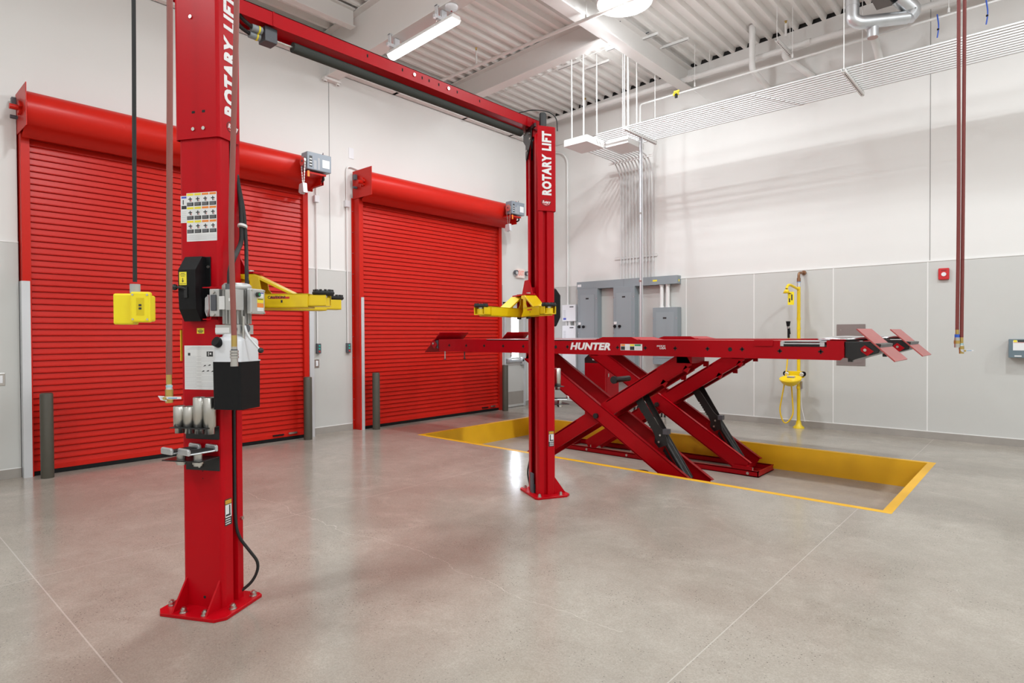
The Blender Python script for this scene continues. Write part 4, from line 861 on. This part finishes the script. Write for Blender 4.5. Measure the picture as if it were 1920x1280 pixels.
# pull boxes
B(-6.18, -5.71, 8.30, 8.82, 4.665, 4.778).build('pull_box', wht, label='large white pull box at the left end of the conduit rack', cat='box', group='white pull boxes', bevel=.003)
B(-5.70, -5.27, 8.86, 9.38, 4.68, 4.778).build('pull_box', wht, label='white pull box below the conduits next to the wall bends', cat='box', group='white pull boxes', bevel=.003)
for i, (x, y) in enumerate(((-6.10, 8.42), (-5.98, 8.6), (-5.86, 8.42), (-5.78, 8.7), (-5.45, 9.0), (-5.35, 9.0), (-5.3, 9.2))):
    MB().m(wht).cyl((x, y, 4.778 if i < 4 else ZR), (x, y, zd(x)+.05), .011 if i != 5 else .017, n=8).build('riser', label='thin white riser between ceiling and %s, %s' % ('large pull box' if i < 4 else 'conduit rack', ['leftmost', 'second from left', 'third from left', 'nearest the conduits', 'left of the thick one', 'thickest one', 'right of the thick one'][i]), cat='conduit', group='white risers at the pull box')
for i, (x, y, l) in enumerate(((-6.25, 8.55, .5), (-5.9, 8.9, .5), (-5.3, 8.6, .45), (-4.85, 8.7, .45), (-5.6, 8.2, .45), (-2.9, 8.9, .5), (-3.3, 8.3, .55), (-2.35, 9.3, .5), (-4.6, 9.2, .5))):
    MB().m(wht).box(x-l/2, x+l/2, y-.02, y+.02, zd(x)-.055, zd(x)-.018).m(dark).box(x-l/2+.02, x+l/2-.02, y-.006, y+.006, zd(x)-.0555, zd(x)-.055).build('ceiling_strut', label='short white strut fixed under the roof deck, %s' % ['above the pull box', 'right behind the pull box risers', 'by the second ceiling lamp', 'near the girder end', 'left of the second ceiling lamp', 'above the rack centre', 'left of the white drop pipe', 'near the silver duct', 'beside the girder at the wall'][i], cat='strut', group='short struts under the deck')
# ------------------------------------------------------------------ pipes under the roof
m = MB().m(wht).tube([(XL+.05, 9.98, 5.93), (XR-.05, 9.98, 5.93)], .045, 14)
for x in (-4.75, -2.85, -.5): m.cyl((x, 9.98, 5.93), (x+.10, 9.98, 5.93), .056, n=14)
for x in (-7.0, -4.35, -1.2, 2): m.tube([(x, 9.98, 5.97), (x, 9.98, zd(x)+.03)], .006, 6)
m.tube(fillet([(-3.12, 9.98, 5.93), (-3.12, 9.95, 5.80), (P1X, 10.28, P1Z)], .05), .048, 12)
smain = m.build('sprinkler_main', label='thick white sprinkler main along the back wall under the roof', cat='pipe')
path_pipe('drain_pipe', [(-3.55, 9.75, zd(-3.6)+.05), (-3.55, 9.75, 5.66), (P2X, 10.28, P2Z)], .048, wht, 'white vertical drain pipe bending back to the wall above the rack', 'pipe', None, .08)
path_pipe('drain_pipe', [(-1.9, 9.5, 5.72), (-1.86, 9.7, 5.62), (-1.86, 10.28, 5.32)], .05, wht, 'white pipe angling to the wall behind the silver duct', 'pipe', None, .08)
m = MB().m(wht).tube(fillet([(-5.46, 9.6, ZR+.02), (-5.46, 9.6, 5.56), (XR-.05, 9.6, 5.60)], .05), .0155, 10)
for x in (-4.44, -2.9, -1.0, 1): m.tube([(x, 9.6, 5.60), (x, 9.6, zd(x)+.03)], .005, 6).cyl((x, 9.6, 5.60), (x, 9.6, 5.66), .014, n=8)
gp = m.build('gas_pipe', label='thin white pipe with yellow valve below the sprinkler main', cat='pipe')
MB().m(pyel).cyl((-4.82, 9.6, 5.566), (-4.72, 9.6, 5.567), .028, n=12).box(-4.80, -4.70, 9.56, 9.58, 5.58, 5.61).m(blk).box(-4.78, -4.74, 9.56, 9.59, 5.49, 5.56).build('yellow_valve', parent=gp)
path_pipe('wall_conduit', [(-8.2, 10.285, 5.50), (2, 10.285, 5.50)], .008, wht, 'thin white conduit line along the back wall behind the rack', 'conduit')
MB().m(wht).tube([(-4.6, 9.9, 5.66), (-3.95, 10.28, 5.12)], .005, 6).m(brass).cyl((-4.2, 10.10, 5.33), (-4.16, 10.13, 5.30), .03, n=10).build('valve_line', label='thin line with small brass valve right of the girder end', cat='pipe')
# branch sprinkler line with heads
m = MB().m(wht).tube([(XL+.02, 6.86, 5.76), (XR-.1, 6.86, 5.76)], .024, 12)
for x in (-4.72, -1.5): m.tube([(x, 6.86, 5.78), (x, 6.86, zd(x)+.03)], .005, 6).cyl((x, 6.86, 5.76), (x, 6.86, 5.82), .02, n=8)
bl = m.build('sprinkler_branch', label='white sprinkler branch pipe crossing in front of the round lamp', cat='pipe')
for x in (-6.83,): MB().m(wht).cyl((x, 6.86, 5.76), (x, 6.86, 6.00), .014, n=10).m(brass).cyl((x, 6.86, 6.00), (x, 6.86, 6.03), .012, n=10).cyl((x, 6.86, 6.04), (x, 6.86, 6.045), .020, n=12).build('sprinkler_head', parent=bl)
for x, y in ((-6.9, 9.98), (-2.98, 9.55)): MB().m(wht).cyl((x, y, 5.93), (x, y, 6.12), .016, n=10).m(brass).cyl((x, y, 6.12), (x, y, 6.15), .014, n=10).cyl((x, y, 6.155), (x, y, 6.16), .022, n=12).build('sprinkler_head', parent=smain)
# deck seam conduit and detectors
path_pipe('ceiling_conduit', [(-4.75, 8.62, zd(-4.75)-.015), (-5.0, 8.62, zd(-5.0)-.015), (-5.35, 8.3, zd(-5.3)-.02), (-5.1, 7.98, zd(-5.1)-.02), (-4.9+.02, 8.0, zd(-4.9)-.02)], .009, greyd, 'bent grey flexible conduit beside the second ceiling lamp', 'conduit', None, .04)
path_pipe('ceiling_conduit', [(-8.0, 8.55, zd(-8.0)-.02), (-5.0, 8.55, zd(-5.0)-.02)], .006, wht, 'long thin white wire along the deck behind the second ceiling lamp', 'conduit', None, .04)
def detector(x, y, z, lab):
    r = empty('smoke_detector', (x, y, z), lab, 'detector', 'round ceiling detectors')
    MB().m(wpl).lathe([(.001, -.065), (.03, -.062), (.04, -.045), (.075, -.035), (.08, -.01), (.08, 0), (.001, 0)], (x, y, z), 24).build('housing', parent=r)
    MB().m(pinkred).cyl((x, y, z-.069), (x, y, z-.062), .012, n=12).build('sensor', parent=r)
detector(-5.50, 5.10, zd(-5.5)-.70, 'round white detector under the deep beam above the strip light')
detector(-3.32, 8.10, zd(-3.32)-.02, 'round white detector on the roof deck right of the girder')
# ------------------------------------------------------------------ lamps
def light(name, loc, size, power, col=(.90, .97, 1), shape='DISK', sy=None, parent=None, rot=None):
    l = bpy.data.lights.new(name, 'AREA'); l.shape = shape; l.size = size; l.energy = power; l.color = col
    if sy: l.size_y = sy
    o = bpy.data.objects.new(name, l); COL.objects.link(o)
    og = ORG[parent.name] if parent else Vector((0, 0, 0)); o.location = Vector(loc)-og; o.parent = parent
    if rot: o.rotation_euler = rot
    return o
def highbay(x, y, r, drop, power, lab):
    z = zd(x)-drop
    e = empty('high_bay_lamp', (x, y, z), lab, 'lamp', 'round high bay lamps')
    MB().m(wht).lathe([(.001, .14), (r*.45, .13), (r*.98, .045), (r*1.04, .02), (r*1.04, 0), (r*.99, 0)], (x, y, z), 40).cyl((x, y, z+.12), (x, y, zd(x)+.03), .012, n=8).build('housing', parent=e)
    MB().m(lampm).lathe([(r*1.0, .004), (r*.7, -.02), (.001, -.035)], (x, y, z), 40).build('diffuser', parent=e)
    light('bulb', (x, y, z-.05), r*.9, power, parent=e); pl = bpy.data.lights.new('glow', 'POINT'); pl.energy = power*.6; pl.color = (.93, .97, 1); pl.shadow_soft_size = .12
    po = bpy.data.objects.new('glow', pl); COL.objects.link(po); po.parent = e; po.location = (0, 0, -.16)
PW = 185
highbay(-4.20, 6.98, .355, .44, PW, 'large round ceiling lamp with glowing lens crossed by the sprinkler pipe')
highbay(-5.22, 7.98, .14, .22, PW*.42, 'small bright ceiling lamp behind the shallower roof beam')
for x, y in ((-4.2, 2.2), (-4.2, -2.6), (.3, 6.98), (.3, 2.2), (.3, -2.6), (4.8, 6.98), (4.8, 2.2), (4.8, -2.6)):  # unseen lamps continuing the grid; those behind the camera added as fill light
    highbay(x, y, .355, .44, PW*(.75 if y < 6 else 1), 'ceiling lamp outside the photo, %s row from the doors and %s to the back wall' % ({-4.2: 'first', .3: 'second', 4.8: 'third'}[x], {6.98: 'nearest', 2.2: 'next', -2.6: 'farthest'}[y]))
e = empty('strip_light', (-6.06, 5.10, 5.26), 'long glowing strip light clamped under the deep roof beam', 'lamp')
Ls = Matrix.Translation((-6.06, 5.10, 5.305)) @ Matrix.Rotation(-math.atan(SL), 4, 'Y')
m = MB(Ls).m(stripm); n = 12; prof = [(.075*math.cos(math.pi+math.pi*k/n), .055*math.sin(math.pi+math.pi*k/n)) for k in range(n+1)]
m.prism(prof, 'x', -.64, .64); m.build('diffuser', parent=e, bevel=.01)
MB(Ls).m(wht).prism([(-.08, 0), (.08, 0), (.06, .05), (-.06, .05)], 'x', -.65, .65).build('housing', parent=e, bevel=.004)
for dx in (-.52, .42):
    MB(Ls).m(galvw).box(dx-.02, dx+.02, -.16, .16, .05, .09).box(dx-.022, dx+.022, -.125, -.107, .05, .215).box(dx-.022, dx+.022, -.125, -.08, .205, .22).box(dx-.022, dx+.022, .107, .125, .05, .215).box(dx-.02, dx+.02, -.04, .04, .09, .185).build('beam_clamp', parent=e); MB(Ls).m(steel).tube(fillet([(dx, -.06, .08), (dx-.03, -.10, .04), (dx-.05, -.085, .0)], .02), .003, 6).build('wire_latch', parent=e)
light('bulb', (-6.06, 5.10, 5.235), 1.2, PW*.45, (.96, .97, 1), 'RECTANGLE', .14, e)
# daylight at the hand door glass is its material's emission; unseen walls are closed
# ------------------------------------------------------------------ eye wash
ew = empty('eyewash_station', (-2.96, 10.12, 0), 'yellow emergency shower and eyewash station against the back wall', 'eyewash')
MB().m(yel).cyl((-2.96, 10.12, .02), (-2.96, 10.12, 2.22), .026, n=16).lathe([(.085, 0), (.085, .012), (.045, .05), (.030, .12)], (-2.96, 10.12, 0), 18).cyl((-2.96, 10.12, .62), (-2.96, 10.12, .66), .034, n=16).cyl((-2.96, 10.12, 1.55), (-2.96, 10.12, 1.58), .031, n=14).cyl((-2.96, 10.12, 1.70), (-2.96, 10.12, 1.74), .031, n=14).build('stand_pipe', parent=ew)
MB().m(copper).tube(fillet([(-2.96, 10.12, 2.32), (-2.96, 10.12, 2.44), (-2.93, 10.29, 2.45)], .04), .020, 10).cyl((-2.96, 10.12, 2.30), (-2.96, 10.12, 2.36), .028, n=12).cyl((-2.93, 10.26, 2.45), (-2.93, 10.293, 2.45), .035, n=14).m(galv).cyl((-2.96, 10.12, 2.22), (-2.96, 10.12, 2.30), .028, n=12).m(mat('blue tag', (.1, .3, .6), .5)).cyl((-2.96, 10.12, 2.29), (-2.96, 10.12, 2.30), .030, n=12).build('copper_supply', parent=ew)
MB().m(yel).tube(fillet([(-2.96, 10.12, 2.18), (-3.02, 9.92, 2.24), (-3.04, 9.86, 2.24), (-3.05, 9.82, 2.18)], .03), .020, 12).lathe([(.022, .06), (.03, .05), (.052, 0), (.001, 0)], (-3.05, 9.82, 2.11), 18).build('shower_head', parent=ew)
MB().m(ybright).box(-3.035, -2.945, 9.83, 9.835, 1.93, 2.13).m(pdark).box(-3.02, -3.0, 9.829, 9.83, 1.97, 2.03).box(-2.985, -2.965, 9.829, 9.83, 2.0, 2.09).box(-3.02, -2.98, 9.829, 9.83, 2.10, 2.108).build('hanging_tag', parent=ew)
MB(Matrix.Translation((-3.0, 9.86, .76)) @ Matrix.Rotation(math.radians(14), 4, 'X') @ Matrix.Translation((3.0, -9.86, -.76))).m(yel).lathe([(.001, .68), (.06, .685), (.12, .72), (.155, .775), (.162, .80), (.152, .80), (.11, .74), (.001, .71)], (-3.0, 9.86, 0), 30).cyl((-2.96, 10.12, .69), (-3.0, 9.9, .71), .022, n=12).build('bowl', parent=ew)
MB().m(yel).box(-3.13, -2.85, 10.02, 10.03, .80, .90).m(blk).cyl((-3.12, 10.02, .86), (-3.12, 10.0, .86), .04, n=16).cyl((-2.86, 10.02, .86), (-2.86, 10.0, .86), .04, n=16).m(wpl).cyl((-3.10, 10.0, .86), (-3.10, 9.98, .85), .03, n=16).cyl((-2.88, 10.0, .86), (-2.88, 9.98, .85), .03, n=16).m(galv).box(-3.05, -2.94, 9.84, 9.90, .80, .83).build('spray_heads', parent=ew, bevel=.004)
MB().m(mat('yellow hose', (.85, .55, .01), .45)).tube(fillet([(-3.08, 10.02, 1.42), (-3.10, 10.02, 1.0), (-3.12, 9.95, .70), (-3.20, 9.95, .25), (-3.12, 9.97, .04), (-3.00, 10.0, .20), (-3.04, 10.03, .68)], .16), .011, 8).build('drench_hose', parent=ew)
MB().m(blk).cyl((-3.08, 10.02, 1.42), (-3.08, 10.02, 1.58), .018, n=12).cyl((-3.08, 10.0, 1.60), (-3.08, 10.0, 1.68), .022, .035, 14).tube([(-3.06, 10.0, 1.58), (-3.04, 9.97, 1.48)], .007, 8).m(galv).cyl((-3.08, 10.01, 1.57), (-3.08, 10.0, 1.61), .023, n=12).build('hand_spray', parent=ew)
MB().m(wpl).tube(fillet([(-2.93, 10.15, .75), (-2.92, 10.12, .35), (-2.85, 10.06, .12)], .1), .006, 6).m(galv).box(-2.93, -2.90, 10.1, 10.14, .62, .74).build('drain_tube', parent=ew)
m = MB().m(mat('brown access panel', (.27, .225, .215), .35, .3)).box(-2.46, -2.07, YW-.008, YW, 1.0, 1.625).box(-2.42, -2.11, YW-.011, YW-.008, 1.04, 1.585).m(steel)
for x, z in ((-2.40, 1.54), (-2.40, 1.08)): m.cyl((x, YW-.014, z), (x, YW-.011, z), .008, n=8)
m.build('access_panel', label='brownish square access panel on the back wall behind the rack nose', cat='panel')
fa = empty('fire_alarm', (-1.11, YW, 2.22), 'red fire alarm strobe on the back wall', 'alarm')
B(-1.175, -1.05, YW-.045, YW, 2.225, 2.385).build('housing', mat('alarm red', (.55, .015, .02), .35), fa, bevel=.012)
MB().m(wpl).cyl((-1.11, YW-.055, 2.30), (-1.11, YW-.045, 2.30), .028, n=18).build('strobe', parent=fa, bevel=.004)
MB().m(mat('alarm slot', (.25, .01, .01), .5)).box(-1.14, -1.08, YW-.048, YW-.045, 2.345, 2.36).build('slot', parent=fa)
ds = empty('disconnect_box', (-.3, YW, 1.15), 'blue grey disconnect box at the right edge of the photo', 'electrical box')
B(-.41, -.17, 10.14, YW, 1.165, 1.405).build('housing', mat('blue grey enamel', (.14, .19, .22), .4), ds, bevel=.004)
MB().m(paper).box(-.365, -.245, 10.138, 10.14, 1.26, 1.385).m(pyel).box(-.36, -.325, 10.137, 10.138, 1.365, 1.392).m(pdark).box(-.32, -.25, 10.137, 10.138, 1.365, 1.392).m(pred).box(-.36, -.25, 10.137, 10.138, 1.357, 1.361).m(paper).box(-.35, -.28, 10.138, 10.14, 1.18, 1.195).build('label', parent=ds)
# ------------------------------------------------------------------ hanging hoses and cord
def hang(name, pts, r, mt, lab, grp, cat='hose'):
    e = empty(name, pts[-1], lab, cat, grp); MB().m(mt).tube(fillet(pts, .8, 8), r, 14).build('hose_line' if cat == 'hose' else 'cord', parent=e); return e
def valve(e, p, s=1, lever=True, dr=(1, 0)):
    x, y, z = p
    p = p
    q = 1.45*s
    MB().m(brass).cyl((x, y, z+.005), (x, y, z-.065*s), .0125*q, n=14).cyl((x, y, z-.10*s), (x, y, z-.14*s), .018*q, n=8).cyl((x, y, z-.14*s), (x, y, z-.19*s), .0165*q, n=14).m(steel).cyl((x, y, z-.065*s), (x, y, z-.11*s), .011*q, .017*q, 8).m(mat('teal tape', (.3, .55, .6), .5)).cyl((x, y, z-.072*s), (x, y, z-.085*s), .0145*q, n=10).build('brass_fitting', parent=e)
    if lever:
        dx, dy = dr
        M = Matrix(((dx, -dy, 0, x), (dy, dx, 0, y), (0, 0, 1, z-.155*s), (0, 0, 0, 1)))
        MB(M).m(brass).cyl((0, -.02*s, .0), (0, -.062*s, 0), .010*s, n=10).m(wpl).box(-.03*s, .105*s, -.05*s, -.043*s, -.006*s, .010*s).prism([(-.048*s, .016*s), (-.01*s, .014*s), (.01*s, -.02*s), (-.03*s, -.012*s)], 'y', -.05*s, -.043*s).m(mat('blue print', (.1, .3, .5), .5)).box(.02*s, .08*s, -.0505*s, -.05*s, -.002*s, .004*s).build('valve_handle', parent=e)
e = hang('air_hose', [(-2.452, .850, zd(-2.4)+.02), (-2.449, .851, 2.75), (-2.447, .840, 2.0), (-2.445, .831, 1.355)], .0105, hose, 'red brown air hose with white ball valve handle hanging left of the near column', 'hanging air hoses')
valve(e, (-2.445, .831, 1.355), .55, True, (.745, .667))
e = hang('air_hose', [(-2.41, 1.088, zd(-2.4)+.02), (-2.413, 1.085, 2.83), (-2.432, 1.068, 2.2), (-2.436, 1.060, 1.9), (-2.418, 1.061, 1.495)], .0105, hose, 'red brown air hose with steel coupler hanging in front of the oil tank', 'hanging air hoses')
x, y, z = -2.418, 1.061, 1.495
MB().m(brass).cyl((x, y, z+.005), (x, y, z-.04), .011, n=14).m(steel).cyl((x, y, z-.04), (x, y, z-.055), .012, n=8).cyl((x, y, z-.055), (x, y, z-.064), .016, n=16).cyl((x, y, z-.066), (x, y, z-.075), .016, n=16).cyl((x, y, z-.077), (x, y, z-.086), .0165, n=16).m(greyd).cyl((x, y, z-.05), (x, y, z-.10), .0125, n=12).m(steel).cyl((x, y, z-.087), (x, y, z-.105), .0135, n=16).cyl((x, y, z-.105), (x, y, z-.118), .0145, n=16).build('quick_coupler', parent=e)
e = hang('air_hose', [(-.455, 4.857, zd(-.4)+.02), (-.455, 4.857, 3.64), (-.447, 4.846, 2.3), (-.452, 4.835, 1.515)], .0105, hosed, 'dark red air hose hanging at right, left of the pair', 'hanging air hoses')
x, y, z = -.452, 4.835, 1.515
MB().m(brass).cyl((x, y, z), (x, y, z-.03), .010, n=12).m(blue).cyl((x, y, z-.03), (x, y, z-.05), .014, n=12).m(steel).cyl((x, y, z-.05), (x, y, z-.115), .016, n=14).m(brass).cyl((x, y, z-.07), (x, y, z-.09), .019, n=6).build('quick_coupler', parent=e)
e = hang('air_hose', [(-.425, 4.885, zd(-.4)+.02), (-.425, 4.885, 3.64), (-.427, 4.872, 2.4), (-.43, 4.846, 1.465)], .0105, hosed, 'dark red air hose hanging at right, right of the pair with valve', 'hanging air hoses')
valve(e, (-.43, 4.846, 1.465), .55, True, (.745, .667))
for k, (x, y, lab) in enumerate(((-2.452, .85, 'far left'), (-2.41, 1.088, 'left'), (-.44, 4.87, 'right'))): pass
e = hang('drop_cord', [(-3.06, .913, zd(-3)+.02), (-3.059, .913, 3.0), (-3.051, .905, 2.3), (-3.049, .901, 1.74)], .0085, rub, 'black drop cord with yellow outlet box hanging before the nearer rolling door', None, 'cord')
Mx = Matrix.Translation((-3.049, .901, 0)) @ Matrix.Rotation(math.radians(41.8+14), 4, 'Z')
Mx = Mx @ Matrix.Translation((0, 0, 1.745)) @ Matrix.Scale(.9, 4) @ Matrix.Translation((0, 0, -1.762))
MB(Mx).m(mat('grey strain relief', (.42, .42, .42), .5)).cyl((0, 0, 1.70), (0, 0, 1.745), .024, n=8).build('strain_relief', parent=e)
ob = MB(Mx).m(ybright).box(-.005, .082, -.055, -.015, 1.555, 1.705).box(-.088, .003, -.03, .045, 1.545, 1.697).box(-.085, .08, -.02, .04, 1.56, 1.69)
obo = ob.build('outlet_box', parent=e, bevel=.008, seg=3)
MB(Mx).m(mat('yellow recess', (.72, .55, .0), .5)).box(.022, .056, -.0565, -.055, 1.59, 1.675).m(pdark).box(.033, .045, -.058, -.0565, 1.634, 1.644).box(.033, .045, -.058, -.0565, 1.618, 1.628).m(steel).cyl((.006, -.058, 1.69), (.006, -.055, 1.69), .005, n=10).cyl((.070, -.058, 1.69), (.070, -.055, 1.69), .005, n=10).cyl((.006, -.058, 1.57), (.006, -.055, 1.57), .005, n=10).cyl((.070, -.058, 1.57), (.070, -.055, 1.57), .005, n=10).build('breaker_face', parent=obo)
# ------------------------------------------------------------------ exhaust duct and unit heater near the roof
du = empty('exhaust_duct', (-1.8, 9.15, 5.4), 'silver galvanised duct with elbows hanging near the roof', 'duct')
MB().m(galv).tube(fillet([(-1.97, 8.98, zd(-1.9)+.02), (-1.97, 8.98, 5.62), (-1.90, 9.02, 5.56), (-1.42, 9.42, 5.62)], .10, 6), .082, 20).cyl((-1.97, 8.98, 5.78), (-1.97, 8.98, 5.80), .087, n=20).build('round_duct', parent=du)
MB().m(galv).tube(fillet([(-1.42, 9.42, 5.62), (-1.36, 9.46, 5.70), (-1.50, 9.30, 5.86)], .08), .10, 20).build('elbow', parent=du)
MB().m(galv).cyl((-1.77, 9.17, 5.38), (-1.77, 9.17, 5.56), .068, n=20).m(mat('duct cap', (.45, .3, .27), .4)).cyl((-1.77, 9.17, 5.375), (-1.77, 9.17, 5.38), .062, n=20).build('duct_cap', parent=du)
MB().m(blk).cyl((-1.50, 9.30, 5.86), (-1.52, 9.28, 5.90), .09, n=18).build('flexible_connector', parent=du)
MB().m(mat('heater casing', (.16, .14, .13), .5)).box(-1.80, -1.22, 8.95, 9.56, 5.902, 6.15).build('exhaust_fan', label='dark box fan above the silver duct under the roof', cat='fan')
for x, z in ((-1.12, 5.30), (-.62, 5.30)): MB().m(blue).tube(fillet([(x, 9.585, z+.315), (x+.02, 9.58, z+.15), (x, 9.6, z+.02)], .06), .008, 6).m(blk).ball((x+.01, 9.585, z+.12), .014).build('cable_loop', label='blue cable tail near the wall %s' % ('left of the other' if x < -1 else 'right of the other'), cat='cable', group='blue cable tails near the roof')
# black floor drain grate in the pit
MB().m(blkm).lathe([(.001, .004), (.09, .004), (.09, 0)], (-4.0, 7.05, PD), 24).build('floor_drain', label='round black drain grate on the pit floor between the scissor units', cat='drain')
